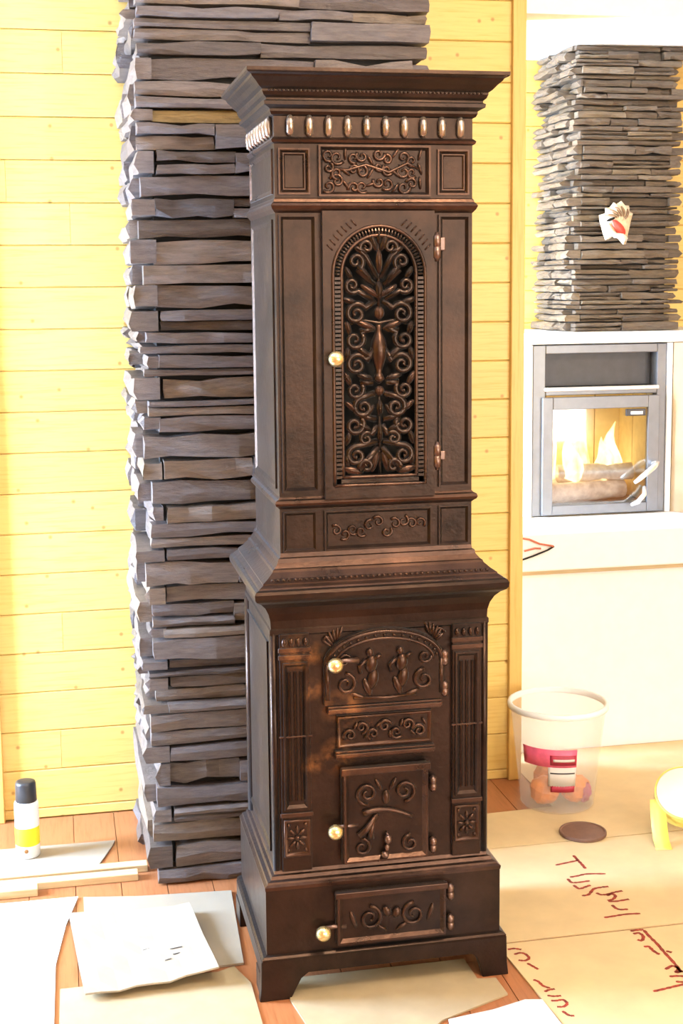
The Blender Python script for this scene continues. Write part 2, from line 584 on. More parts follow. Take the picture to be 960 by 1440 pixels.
# added ceiling lamp, unseen above the picture, warming the stove top
lp = thing('ceiling_lamp', (0.35, -1.35, ROOM['zc']), 'round white ceiling lamp above the picture', 'lamp')
MB().lathe([(0.02, 0.0), (0.11, 0.0), (0.11, -0.03), (0.09, -0.04), (0.02, -0.04)], (0.35, -1.35, ROOM['zc'] - 0.001), 24, cap=False).build('lamp_base', 'white', lp, True)
MB().lathe([(0.004, -0.10), (0.014, -0.095), (0.03, -0.08), (0.03, -0.06), (0.016, -0.042)], (0.35, -1.35, ROOM['zc'] - 0.001), 16, cap=False).build('bulb', 'flame', lp, True)
ll = D.lights.new('ceiling_lamp_light', 'POINT')
ll.energy = 60
ll.color = (1.0, 0.80, 0.55)
ll.shadow_soft_size = 0.06
lo = D.objects.new('ceiling_lamp_light', ll)
COL.objects.link(lo)
lo.location = (0.35, -1.35, ROOM['zc'] - 0.19)

# ------------------------------------------------------------------ slate chimneys
def stone(a0, a1, z0, z1, face, back, axis, sign, rnd, rough=0.006):
    """one split slate strip. a = along the wall, face = nominal front coordinate, sign = outward direction"""
    n = 5
    h = z1 - z0
    proud = rnd.choice((-1.3, -0.3, 0.2, 0.6, 1.0, 1.4)) * rough
    tilt = rnd.uniform(-0.08, 0.08) * h
    rows = []
    js = [rnd.uniform(-0.3, 0.3) * rough for _ in range(n)]
    top = [z1 - abs(rnd.gauss(0, 0.09)) * h + tilt * (i / (n - 1) - 0.5) for i in range(n)]
    bot = [z0 + abs(rnd.gauss(0, 0.09)) * h + tilt * (i / (n - 1) - 0.5) for i in range(n)]
    la = (a1 - a0)
    aa = [a0 + la * i / (n - 1) for i in range(n)]
    for i in range(1, n - 1):
        aa[i] += rnd.uniform(-0.07, 0.07) * la
    front = face + sign * proud
    vs = []
    for kind in ('tb', 'tf', 'mf', 'bf', 'bb'):
        for i in range(n):
            if kind == 'tb': d, zz = back, top[i]
            elif kind == 'tf': d, zz = front + sign * (js[i] - rnd.uniform(0, 0.5) * rough), top[i]
            elif kind == 'mf': d, zz = front + sign * (js[i] + rnd.uniform(0, 0.7) * rough), bot[i] + (top[i] - bot[i]) * rnd.uniform(0.35, 0.65)
            elif kind == 'bf': d, zz = front + sign * (js[i] - rnd.uniform(-0.2, 0.6) * rough), bot[i]
            else: d, zz = back, bot[i]
            ea = aa[i]
            if i in (0, n - 1) and kind in ('tf', 'mf', 'bf'):
                ea += rnd.uniform(-0.0025, 0.0025)
            vs.append((ea, d, zz) if axis == 'x' else (d, ea, zz))
    fs = []
    for r in range(4):
        for i in range(n - 1):
            fs.append((r * n + i, r * n + i + 1, (r + 1) * n + i + 1, (r + 1) * n + i))
    fs.append(tuple(r * n for r in range(5)))
    fs.append(tuple(r * n + n - 1 for r in range(5)))
    fs.append((0, 4 * n, 4 * n + n - 1, n - 1))
    return MB().add(vs, fs)


def chimney(name, x0, x1, yf, yb, z0, z1, hmin, hmax, lmin, lmax, depth, mat, label, seed, rough, ochre=()):
    rnd = random.Random(seed)
    root = thing(name, ((x0 + x1) / 2, (yf + yb) / 2, z0), label, 'chimney')
    g = depth
    MB().box(x0 + g, x1 - g, yf + g, yb, z0, z1).build('core', 'mortar', root)
    z = z0
    row = 0
    while z < z1 - 0.004:
        h = rnd.uniform(hmin, hmax)
        if rnd.random() < 0.2: h *= 0.6
        zt = min(z + h, z1)
        if z1 - zt < hmin * 0.5: zt = z1
        m_row = mat
        for (oz0, oz1) in ochre:
            if oz0 < (z + zt) / 2 < oz1: m_row = 'slate_ochre'
        corner_front = (row % 2 == 0) if rnd.random() < 0.8 else rnd.random() < 0.5
        xl = x0 + rnd.uniform(-0.4, 2.2) * rough if corner_front else x0 + g * rnd.uniform(0.85, 1.25)
        xr = x1 + rnd.uniform(-0.3, 1.0) * rough if corner_front else x1 - g
        # front stones
        a = xl
        while a < xr - 1e-4:
            L = rnd.uniform(lmin, lmax)
            e = a + L
            if xr - e < lmin * 0.6: e = xr
            halves = [(z, zt)]
            if zt - z > hmin * 1.5 and rnd.random() < 0.28:
                zm = z + (zt - z) * rnd.uniform(0.4, 0.6)
                halves = [(z, zm), (zm, zt)]
            for p, q in halves:
                stone(a + 0.0008, e - 0.0008, p + 0.0006, q - 0.0006, yf, yf + g + 0.002, 'x', -1, rnd, rough).build('stone', m_row if rnd.random() < 2 else mat, root)
            a = e
        # side stones
        for xs, sg in ((x0, -1), (x1, 1)):
            ya = yf + g + 0.002 if corner_front else yf - rnd.uniform(-0.2, 0.8) * rough
            while ya < yb - 1e-4:
                e = ya + rnd.uniform(lmin, lmax) * 0.9
                if yb - e < lmin * 0.7 or e > yb: e = yb
                stone(ya + 0.0008, e - 0.0008, z + 0.0006, zt - 0.0006, xs, xs - sg * (g + 0.002), 'y', sg, rnd, rough * 1.6).build('stone', mat, root)
                ya = e
        z = zt
        row += 1
    return root


chimney('slate_chimney', -0.468, 0.2805, 0.592, WALL_Y - 0.001, 0.0, ROOM['zc'] - 0.002, 0.024, 0.068, 0.18, 0.46, 0.045, 'slate',
        'tall grey-brown stacked slate chimney on the floor behind the iron stove', 11, 0.009, ochre=((1.955, 2.0),))
chimney('slate_chimney', 1.058, 1.443, 1.60, BACK_Y - 0.001, 1.392, LOW_CEIL - 0.001, 0.015, 0.033, 0.09, 0.24, 0.03, 'slate_thin',
        'brown thin-layered slate chimney above the fireplace insert', 23, 0.010)

# ------------------------------------------------------------------ hearth and fireplace
h = thing('hearth', (1.1, 1.6, 0), 'white plastered raised hearth with thick ledge under the fireplace insert', 'hearth')
MB().box(0.64, 2.2, 1.33, BACK_Y - 0.002, 0, 0.610).build('base_block', 'white', h, bevel=0.004)
MB().box(0.63, 2.2, 1.315, BACK_Y - 0.002, 0.610, 0.628).build('lower_moulding', 'batten', h, bevel=0.003)
MB().box(0.62, 2.2, 1.285, BACK_Y - 0.002, 0.628, 0.755).build('ledge', 'white', h, bevel=0.006)
# surround + insert
s = thing('fireplace_surround', (1.15, 1.75, 0.755), 'white fireplace surround with beige right wing standing on the hearth', 'surround')
MB().box(0.888, 0.912, 1.57, BACK_Y - 0.003, 0.756, 1.350).build('left_cheek', 'white', s, bevel=0.002)
MB().box(1.404, 1.424, 1.57, BACK_Y - 0.003, 0.756, 1.350).build('right_cheek', 'white', s, bevel=0.002)
MB().box(0.880, 1.62, 1.562, BACK_Y - 0.003, 1.352, 1.391).build('top_shelf', 'white', s, bevel=0.003)
MB().prism_xy([(1.426, 1.568), (1.60, 1.40), (1.62, 1.42), (1.62, 1.60), (1.426, 1.60)], 0.756, 1.350).build('wing', 'beige', s)

ins = thing('fireplace_insert', (1.155, 1.7, 0.756), 'grey steel fireplace insert with glass door in the white surround', 'fireplace')
X0, X1, Z0, Z1, YF = 0.914, 1.402, 0.757, 1.348, 1.575
bd = MB()
bd.box(X0, X1, BACK_Y - 0.06, BACK_Y - 0.04, Z0, Z1)
bd.box(X0, X0 + 0.03, YF + 0.02, BACK_Y - 0.06, Z0, Z1)
bd.box(X1 - 0.03, X1, YF + 0.02, BACK_Y - 0.06, Z0, Z1)
bd.box(X0 + 0.03, X1 - 0.03, YF + 0.02, BACK_Y - 0.06, Z1 - 0.02, Z1)
bd.box(X0 + 0.03, X1 - 0.03, YF + 0.02, BACK_Y - 0.06, Z0, Z0 + 0.02)
bd.box(X0 + 0.03, X1 - 0.03, YF + 0.02, BACK_Y - 0.06, 1.185, 1.20)
bd.build('casing', 'insert_metal', ins)
fr = MB()
fr.box(X0, X0 + 0.046, YF, YF + 0.02, Z0, Z1)
fr.box(X1 - 0.034, X1, YF, YF + 0.02, Z0, Z1)
fr.box(X0 + 0.046, X1 - 0.034, YF, YF + 0.02, 1.318, Z1)
fr.box(X0 + 0.046, X1 - 0.034, YF, YF + 0.02, 1.175, 1.203)
fr.build('front_frame', 'insert_metal', ins, bevel=0.003)
MB().box(X0 + 0.046, X1 - 0.034, YF + 0.06, YF + 0.07, 1.203, 1.318).build('vent_back', 'insert_dark', ins)
MB().box(X0 + 0.04, X1 - 0.03, YF - 0.012, YF + 0.004, 1.190, 1.204).build('vent_lip', 'chrome', ins, bevel=0.003)
dr = MB()
dx0, dx1, dz0, dz1 = 0.945, 1.372, 0.762, 1.170
gx0, gx1, gz0, gz1 = 0.982, 1.330, 0.795, 1.128
yd0, yd1 = YF - 0.018, YF - 0.001
dr.box(dx0, gx0, yd0, yd1, dz0, dz1); dr.box(gx1, dx1, yd0, yd1, dz0, dz1)
dr.box(gx0, gx1, yd0, yd1, dz0, gz0); dr.box(gx0, gx1, yd0, yd1, gz1, dz1)
door = dr.build('door', 'insert_metal', ins, bevel=0.002)
MB().box(gx0 - 0.004, gx1 + 0.004, yd0 + 0.007, yd0 + 0.011, gz0 - 0.004, gz1 + 0.004).build('glass_pane', 'glass', door)
MB().tube([(1.352, yd0 + 0.004, 0.93), (1.352, yd0 - 0.03, 0.935), (1.335, yd0 - 0.045, 0.925), (1.285, yd0 - 0.048, 0.888), (1.262, yd0 - 0.048, 0.872)], [0.010, 0.010, 0.010, 0.009, 0.006], 8).build('handle', 'chrome', door, True)
MB().tube([(1.318, yd0 - 0.004, 0.85), (1.312, yd0 - 0.02, 0.825), (1.285, yd0 - 0.025, 0.80), (1.262, yd0 - 0.02, 0.790)], [0.007, 0.009, 0.009, 0.006], 8).build('air_lever', 'chrome', door, True)
MB().box(1.245, 1.318, yd0 - 0.006, yd0 + 0.002, 1.100, 1.124).build('latch_plate', 'insert_dark', door, bevel=0.002)  # dark plate with a pale bar at the top of the glass
MB().box(1.262, 1.305, yd0 - 0.010, yd0 - 0.006, 1.106, 1.116).build('latch_bolt', 'chrome', door)
for a, c in ((0.946, 1.06), (1.063, 1.25), (1.253, 1.370)):
    MB().box(a, c, BACK_Y - 0.10, BACK_Y - 0.062, 0.79, 1.18).build('fire_brick', 'cream_brick', ins, bevel=0.003)
for a in (0.946, 1.345):
    for b0, b1 in ((1.61, 1.725), (1.728, 1.848)):
        MB().box(a, a + 0.025, b0, b1, 0.79, 1.18).build('fire_brick', 'cream_brick', ins, bevel=0.003)
MB().box(0.946, 1.37, 1.60, 1.848, 0.778, 0.788).build('grate', 'insert_dark', ins)
for i, (p, q, r) in enumerate((((1.00, 1.66, 0.825), (1.30, 1.70, 0.825), 0.035), ((1.02, 1.78, 0.825), (1.32, 1.76, 0.828), 0.034), ((1.06, 1.72, 0.885), (1.33, 1.69, 0.888), 0.032))):
    p, q = Vector(p), Vector(q)
    pts = [p.lerp(q, t / 5) + Vector((0, 0, random.uniform(-0.003, 0.003))) for t in range(6)]
    lab = ['pale log lying at the front of the firebox behind the glass', 'pale log lying at the back of the firebox behind the glass', 'pale log laid on top of two others in the firebox'][i]
    tag(MB().tube(pts, [r * random.uniform(0.93, 1.05) for _ in pts], 10).build('fire_log', 'log', None, True), lab, 'log', 'logs in the firebox')
fire = thing('fire', (1.15, 1.72, 0.86), 'bright yellow-white flames burning behind the fireplace glass', 'fire')  # flames and logs added for the bright look behind the glass
rnd = random.Random(3)
for (fx, fy, hh, ww) in ((1.03, 1.74, 0.25, 0.050), (1.10, 1.70, 0.17, 0.045), (1.16, 1.77, 0.24, 0.055), (1.23, 1.72, 0.15, 0.045), (1.28, 1.76, 0.20, 0.040)):
    pts = []
    rad = []
    sw = rnd.uniform(-0.03, 0.03)
    for i in range(9):
        t = i / 8
        pts.append((fx + sw * t * t + 0.012 * math.sin(t * 6 + fx * 40), fy, 0.86 + hh * t))
        rad.append(max(0.001, ww * (math.sin(math.pi * min(1, t * 0.8 + 0.2)) ** 0.8) * (1 - t) ** 0.45))
    MB().tube(pts, rad, 10).build('flame', 'flame', fire, True)

# seashell on the slate chimney
sh = thing('seashell', (1.204, 1.565, 1.69), 'cream spiny seashell with red mouth hung on the thin slate chimney', 'shell')
cx_, cz_ = 1.204, 1.762
OUT = [(0.058, 0.010), (0.062, 0.030), (0.052, 0.038), (0.050, 0.056), (0.034, 0.056), (0.024, 0.072), (0.006, 0.062), (-0.008, 0.066), (-0.018, 0.050), (-0.036, 0.048), (-0.038, 0.030), (-0.056, 0.024), (-0.056, 0.004), (-0.050, -0.018), (-0.042, -0.040), (-0.034, -0.060), (-0.022, -0.058), (-0.006, -0.046), (0.012, -0.056), (0.030, -0.076), (0.042, -0.074), (0.044, -0.050), (0.050, -0.022)]
N, Mm = len(OUT), 6
vs, fs = [(cx_, 1.578 - 0.046, cz_)], []
for j in range(1, Mm + 1):
    rho = j / Mm
    for i, (ox, oz) in enumerate(OUT):
        k1 = rho if j > 3 else rho * (0.9 + 0.1 * rho)
        bumpy = 0.006 * math.sin(i * 2.1) * rho * (1 if oz > 0 else 0.4)
        vs.append((cx_ + ox * k1, 1.578 - 0.046 * math.sqrt(max(0, 1 - rho * rho)) - bumpy, cz_ + oz * k1))
for i in range(N):
    fs.append((0, 1 + i, 1 + (i + 1) % N))
for j in range(Mm - 1):
    for i in range(N):
        i2 = (i + 1) % N
        fs.append((1 + j * N + i, 1 + (j + 1) * N + i, 1 + (j + 1) * N + i2, 1 + j * N + i2))
fs.append(tuple(1 + (Mm - 1) * N + i for i in range(N)))
MB().add(vs, fs).build('shell_body', 'shell', sh)
for q in range(5):
    a0 = 0.5 + q * 0.45
    pts = [(cx_ + rr_ * math.cos(a0 + 0.15 * t), 1.578 - 0.050 * math.sqrt(1 - (rr_ / 0.068) ** 2) , cz_ + rr_ * math.sin(a0 + 0.15 * t)) for t, rr_ in enumerate((0.018, 0.030, 0.042, 0.052))]
    MB().tube(pts, [0.002, 0.0045, 0.005, 0.003], 6).build('shell_ridge', 'shell_dark', sh, True)
MB().ellipsoid((cx_ - 0.004, 1.535, cz_ - 0.020), 0.016, 0.010, 0.033, -0.75, 12, 7).build('mouth', 'shell_red', sh, True)
MB().ellipsoid((cx_ - 0.030, 1.540, cz_ + 0.008), 0.005, 0.008, 0.018, 1.2, 10, 6).build('slit', 'soot', sh, True)
MB().tube([(cx_ - 0.040, 1.544, cz_ - 0.006), (cx_ - 0.034, 1.536, cz_ - 0.030), (cx_ - 0.018, 1.533, cz_ - 0.046), (cx_ + 0.008, 1.533, cz_ - 0.046), (cx_ + 0.026, 1.536, cz_ - 0.058)], [0.005, 0.008, 0.009, 0.008, 0.006], 8).build('lip', 'shell_lip', sh, True)

# little sticks over the left end of the ledge
st = thing('stick_bundle', (0.82, 1.28, 0.756), 'small red and dark sticks hanging over the hearth ledge by the corner board', 'sticks')
MB().tube([(0.765, 1.278, 0.745), (0.80, 1.275, 0.738), (0.835, 1.274, 0.722), (0.882, 1.276, 0.712)], 0.0035, 6).build('stick', 'red_stick', st)
MB().tube([(0.785, 1.279, 0.700), (0.82, 1.276, 0.708), (0.84, 1.277, 0.706)], 0.0035, 6).build('stick', 'red_stick', st)
MB().tube([(0.765, 1.278, 0.668), (0.81, 1.274, 0.682), (0.862, 1.274, 0.700), (0.885, 1.277, 0.711)], 0.0032, 6).build('stick', 'soot', st)

# ------------------------------------------------------------------ the cast iron stove
wF, DEP = 0.2143, 0.371
stove = thing('iron_stove', (0, 0.15, 0), 'tall dark brown cast-iron tower stove with ornate openwork door and brass knobs', 'stove')


def lev(levels, name, mat='iron', parent=stove, back=DEP, bev=0.0):
    """rectangular mitred moulding: levels of (half width, z); front moves out with the width"""
    vs, fs = [], []
    for w, z in levels:
        y = -(w - wF)
        vs += [(-w, y, z), (w, y, z), (w, back, z), (-w, back, z)]
    n = len(levels)
    for i in range(n - 1):
        for k in range(4):
            k2 = (k + 1) % 4
            fs.append((i * 4 + k, i * 4 + k2, i * 4 + 4 + k2, i * 4 + 4 + k))
    fs.append((3, 2, 1, 0))
    fs.append(tuple((n - 1) * 4 + k for k in range(4)))
    return MB().add(vs, fs).build(name, mat, parent, bevel=bev)


def frame(mb, x0, x1, z0, z1, y, w, th, inner=0.4):
    """mitred rectangular moulding standing proud (towards -Y) of plane y"""
    prof = [(0, 0), (0, th), (w * inner, th), (w, 0)]
    rings = []
    for d, t in prof:
        rings.append([(x0 + d, y - t, z0 + d), (x1 - d, y - t, z0 + d), (x1 - d, y - t, z1 - d), (x0 + d, y - t, z1 - d)])
    vs = [p for r in rings for p in r]
    fs = []
    for i in range(len(rings) - 1):
        for k in range(4):
            k2 = (k + 1) % 4
            fs.append((i * 4 + k, i * 4 + k2, i * 4 + 4 + k2, i * 4 + 4 + k))
    mb.add(vs, fs)
    return mb


def side_frame(mb, y0, y1, z0, z1, x, w, th):
    prof = [(0, 0), (0, th), (w * 0.4, th), (w, 0)]
    vs = []
    for d, t in prof:
        vs += [(x - t, y0 + d, z0 + d), (x - t, y1 - d, z0 + d), (x - t, y1 - d, z1 - d), (x - t, y0 + d, z1 - d)]
    fs = []
    for i in range(3):
        for k in range(4):
            k2 = (k + 1) % 4
            fs.append((i * 4 + k, i * 4 + k2, i * 4 + 4 + k2, i * 4 + 4 + k))
    mb.add(vs, fs)
    return mb


def spiral(cx, cz, r, turns, a0, sgn, y, n=18, tail=None):
    pts = []
    if tail: pts.append((tail[0], y, tail[1]))
    for i in range(n + 1):
        t = i / n
        a = a0 + sgn * turns * 2 * math.pi * t
        q = r * (1 - 0.82 * t)
        pts.append((cx + q * math.cos(a), y - 0.002 * math.sin(t * 3), cz + q * math.sin(a)))
    return pts


def taper(n, r0, r1, rend=None):
    out = [r0 + (r1 - r0) * i / (n - 1) for i in range(n)]
    if rend: out[-1] = rend
    return out


def knob(x, z, y, parent, arm=True, dirx=1):
    MB().lathe([(0.004, 0.0), (0.0045, -0.012), (0.009, -0.015), (0.0150, -0.021), (0.0172, -0.029), (0.0150, -0.037), (0.008, -0.042), (0.001, -0.0435)], (x, y, z), 16, 'Y').build('knob', 'brass', parent, True)
    if arm:
        MB().tube([(x, y - 0.006, z), (x + 0.025 * dirx, y - 0.008, z + 0.004), (x + 0.055 * dirx, y - 0.006, z + 0.002)], [0.006, 0.005, 0.007], 8).build('latch_arm', 'steel', parent, True)


def hinge(x, z, y, parent, h=0.03):
    MB().lathe([(0.004, -h * 0.62), (0.0065, -h / 2), (0.009, -h / 2 + 0.002), (0.009, -0.001), (0.0075, 0), (0.009, 0.001), (0.009, h / 2 - 0.002), (0.0065, h / 2), (0.004, h * 0.62)], (x, y - 0.006, z), 10, 'Z').build('hinge', 'steel', parent, True)


# foot skirt with bracket feet
zB, zC = 0.0968, 0.2574
wA, wB, wC, wD, wE, wG, wJ = 0.2857, 0.2781, 0.267, 0.2413, 0.278, 0.2235, 0.2775
yA = -(wB - wF)
sk = MB()
def skirt_front(w, inn, y0, y1):
    return [(-w, 0), (-inn - 0.004, 0), (-inn + 0.006, 0.020), (-inn + 0.020, 0.046), (-inn + 0.036, 0.058), (inn - 0.012, 0.058), (inn, 0.046), (inn + 0.008, 0.020), (inn + 0.012, 0), (w, 0), (w - 0.0035, 0.03), (w - 0.005, zB - 0.004), (-w + 0.005, zB - 0.004), (-w + 0.0035, 0.03)]
sk.prism_xz(skirt_front(wA, 0.212, 0, 0), yA, yA + 0.022)
sk.box(-wB - 0.002, -wB + 0.02, yA + 0.022, DEP, 0.055, zB - 0.004)
sk.box(-wB - 0.004, -wB + 0.02, yA + 0.022, yA + 0.08, 0.0, 0.055)
sk.box(-wB - 0.004, -wB + 0.02, DEP - 0.07, DEP, 0.0, 0.055)
sk.box(wB - 0.02, wB + 0.002, yA + 0.022, DEP, 0.055, zB - 0.004)
sk.box(wB - 0.02, wB + 0.004, yA + 0.022, yA + 0.08, 0.0, 0.055)
sk.box(wB - 0.02, wB + 0.004, DEP - 0.07, DEP, 0.0, 0.055)
sk.build('foot_skirt', 'iron', stove, bevel=0.002)
lev([(wB - 0.006, zB - 0.010), (wB, zB - 0.006), (wB + 0.001, zB), (wB - 0.003, zB + 0.004), (wC, zB + 0.006)], 'skirt_moulding')
lev([(wC, zB - 0.004), (wC, zC - 0.006), (wC - 0.002, zC - 0.002)], 'base_box')
lev([(wC + 0.001, zC - 0.008), (wC + 0.002, zC), (wC - 0.004, zC + 0.004), (wC - 0.006, zC + 0.008), (wC - 0.014, zC + 0.010), (wC - 0.017, zC + 0.017), (wD + 0.003, zC + 0.019), (wD, zC + 0.026)], 'base_moulding', 'iron_relief')

# lower body
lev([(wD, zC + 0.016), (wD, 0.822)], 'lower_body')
yL = -(wD - wF)
# rounded corner posts on the lower body
for sx in (-1, 1):
    MB().tube([(sx * (wD - 0.004), yL + 0.004, 0.284), (sx * (wD - 0.004), yL + 0.004, 0.818)], 0.0085, 10).build('corner_bead', 'iron', stove, True)
    MB().tube([(sx * (wD - 0.002), DEP - 0.03, 0.284), (sx * (wD - 0.002), DEP - 0.03, 0.818)], 0.012, 10).build('corner_bead', 'iron', stove, True)
# pilasters
for sx in (-1, 1):
    a, c = (-0.226, -0.160) if sx < 0 else (0.160, 0.226)
    p = MB()
    p.box(a, c, yL - 0.010, yL, 0.283, 0.818)
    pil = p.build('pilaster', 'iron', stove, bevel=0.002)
    q = MB()
    frame(q, a + 0.006, c - 0.006, 0.425, 0.755, yL - 0.010, 0.010, 0.006)
    for k in range(3):
        xx = a + 0.020 + k * (c - a - 0.040) / 2
        q.tube([(xx, yL - 0.010, 0.445), (xx, yL - 0.011, 0.735)], 0.0038, 6)
    q.build('fluted_panel', 'iron', pil)
    for zz0, zz1 in ((0.408, 0.418), (0.762, 0.772), (0.778, 0.788), (0.588, 0.592)):
        MB().box(a - 0.003, c + 0.003, yL - 0.015, yL - 0.009, zz0, zz1).build('band', 'iron_relief', pil, bevel=0.0012)
    q = MB()
    frame(q, a + 0.004, c - 0.004, 0.318, 0.402, yL - 0.010, 0.008, 0.006)
    mx, mz = (a + c) / 2, 0.360
    for k in range(8):
        an = k * math.pi / 4
        q.ellipsoid((mx + 0.014 * math.cos(an), yL - 0.011, mz + 0.014 * math.sin(an) * 1.3), 0.0045, 0.005, 0.010, math.pi / 2 - an, 6, 4)
    q.ellipsoid((mx, yL - 0.012, mz), 0.006, 0.007, 0.006, 0, 8, 5)
    for ux in (-1, 1):
        for uz in (-1, 1):
            q.ellipsoid((mx + ux * 0.019, yL - 0.010, mz + uz * 0.029), 0.005, 0.004, 0.005, 0, 6, 4)
    q.build('rosette', 'iron_relief', pil, True)
    q = MB()
    for k in range(4):
        q.ellipsoid((a + 0.010 + k * 0.0155, yL - 0.012, 0.800), 0.006, 0.006, 0.010, 0, 6, 4)
    q.build('capital', 'iron_relief', pil, True)

# feed door with arch relief
CX = 0.006
yb = yL - 0.012
fd = MB()
arc = [(CX + 0.136 * math.cos(t), 0.745 + 0.075 * math.sin(t)) for t in [math.pi * i / 20 for i in range(21)]]
fd.prism_xz([(CX - 0.136, 0.652), (CX + 0.136, 0.652)] + arc, yb, yL)
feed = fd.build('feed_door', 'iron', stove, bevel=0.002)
q = MB()
for (ra, rb, rr, yy) in ((0.128, 0.067, 0.0055, yb), (0.110, 0.052, 0.0040, yb)):
    q.tube([(CX + ra * math.cos(t), yy, 0.745 + rb * math.sin(t)) for t in [math.pi * i / 24 for i in range(25)]], rr, 8)
for sx in (-1, 1):
    q.tube([(CX + sx * 0.128, yb, 0.745), (CX + sx * 0.128, yb, 0.666)], 0.0055, 8)
for i in range(1, 18):
    t = math.pi * i / 18
    q.ellipsoid((CX + 0.119 * math.cos(t), yb - 0.001, 0.745 + 0.0595 * math.sin(t)), 0.004, 0.004, 0.004, 0, 6, 4)
q.build('arch_moulding', 'iron_relief', feed, True)
for gx in (-0.034, 0.034):
    q = MB()
    bx_ = CX + gx
    q.ellipsoid((bx_, yb - 0.003, 0.768), 0.0085, 0.008, 0.010, 0, 8, 6)
    q.ellipsoid((bx_ + 0.003, yb - 0.003, 0.742), 0.014, 0.009, 0.020, 0.15, 8, 6)
    q.ellipsoid((bx_ + 0.006, yb - 0.002, 0.708), 0.013, 0.008, 0.024, 0.2, 8, 6)
    q.ellipsoid((bx_ - 0.006, yb - 0.002, 0.690), 0.009, 0.007, 0.022, -0.35, 8, 6)
    q.tube([(bx_ - 0.008, yb - 0.004, 0.752), (bx_ - 0.024, yb - 0.004, 0.738), (bx_ - 0.020, yb - 0.004, 0.722)], [0.005, 0.0045, 0.004], 6)
    q.tube([(bx_ + 0.010, yb - 0.004, 0.752), (bx_ + 0.026, yb - 0.004, 0.762)], [0.005, 0.004], 6)
    q.build('figure_relief', 'iron_relief', feed, True)
q = MB()
for sx in (-1, 1):
    q.tube(spiral(CX + sx * 0.088, 0.700, 0.024, 1.4, math.pi / 2, sx, yb - 0.002, 20), taper(21, 0.005, 0.0025), 6)
    q.tube(spiral(CX + sx * 0.090, 0.752, 0.016, 1.2, 0, -sx, yb - 0.002, 16), taper(17, 0.004, 0.002), 6)
    q.ellipsoid((CX + sx * 0.060, yb - 0.001, 0.672), 0.006, 0.006, 0.020, sx * 1.2, 6, 5)
q.tube([(CX - 0.07, yb - 0.002, 0.668), (CX, yb - 0.003, 0.664), (CX + 0.07, yb - 0.002, 0.668)], 0.004, 6)
q.build('scroll_relief', 'iron_relief', feed, True)
knob(-0.110, 0.752, yb - 0.004, feed, True)
hinge(CX + 0.136, 0.744, yL - 0.004, feed)
hinge(CX + 0.136, 0.674, yL - 0.004, feed)
# spandrel leaves above the door
for sx in (-1, 1):
    q = MB()
    for k in range(6):
        a = 0.25 + k * 0.22
        q.ellipsoid((CX + sx * (0.100 + 0.030 * math.cos(a + 0.3)), yL - 0.004, 0.783 + 0.030 * math.sin(a)), 0.0045, 0.006, 0.016, sx * (0.9 - k * 0.25), 6, 5)
    q.tube(spiral(CX + sx * 0.125, 0.800, 0.012, 1.2, 0, sx, yL - 0.003, 14), taper(15, 0.004, 0.002), 6)
    q.build('spandrel_relief', 'iron_relief', stove, True)
# ledges and frieze between the doors
for (zz, ww) in ((0.632, 0.128), (0.530, 0.112)):
    mb = MB()
    for (d0, zz0, zz1) in ((0.010, 0, 0.006), (0.020, 0.006, 0.014), (0.014, 0.014, 0.019)):
        mb.box(CX - ww, CX + ww, yL - d0, yL, zz + zz0, zz + zz1)
    mb.build('ledge', 'iron_relief', stove, bevel=0.0015)
mb = MB()
mb.box(CX - 0.108, CX + 0.108, yL - 0.005, yL, 0.553, 0.628)
fz = mb.build('frieze_panel', 'iron', stove, bevel=0.001)
q = MB()
frame(q, CX - 0.106, CX + 0.106, 0.555, 0.626, yL - 0.005, 0.008, 0.005)
rnd = random.Random(5)
for k in range(7):
    xx = CX - 0.078 + k * 0.026
    q.tube(spiral(xx, 0.590 + (0.008 if k % 2 else -0.008), 0.015, 1.3, rnd.uniform(0, 6), 1 if k % 2 else -1, yL - 0.008, 16), taper(17, 0.0045, 0.002), 6)
    q.ellipsoid((xx + 0.012, yL - 0.008, 0.590 + (-0.012 if k % 2 else 0.012)), 0.004, 0.005, 0.010, rnd.uniform(-1, 1), 6, 4)
q.build('frieze_relief', 'iron_relief', fz, True)
# lower door
lx0, lx1, lz0, lz1 = -0.094, 0.102, 0.292, 0.510
yd = yL - 0.022
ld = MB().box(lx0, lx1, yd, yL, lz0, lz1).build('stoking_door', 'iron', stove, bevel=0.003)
q = MB()
frame(q, lx0 + 0.003, lx1 - 0.003, lz0 + 0.003, lz1 - 0.003, yd, 0.012, 0.006)
q.build('door_moulding', 'iron_relief', ld)
MB().box(lx0 - 0.003, lx1 + 0.003, yd - 0.010, yd + 0.004, lz1 - 0.012, lz1 + 0.004).build('door_lip', 'iron_relief', ld, bevel=0.002)
q = MB()
lc = (lx0 + lx1) / 2
arc = [(lc - 0.052 + 0.112 * t, yd - 0.004, 0.392 + 0.022 * math.sin(math.pi * (0.25 + 0.75 * t))) for t in [i / 12 for i in range(13)]]
q.tube(arc, taper(13, 0.008, 0.004), 8)
q.tube([(lc - 0.02, yd - 0.004, 0.405), (lc - 0.045, yd - 0.006, 0.372), (lc - 0.062, yd - 0.006, 0.358)], [0.006, 0.007, 0.008], 8)
q.tube([(lc - 0.028, yd - 0.004, 0.395), (lc - 0.035, yd - 0.006, 0.366), (lc - 0.036, yd - 0.006, 0.350)], [0.006, 0.006, 0.008], 8)
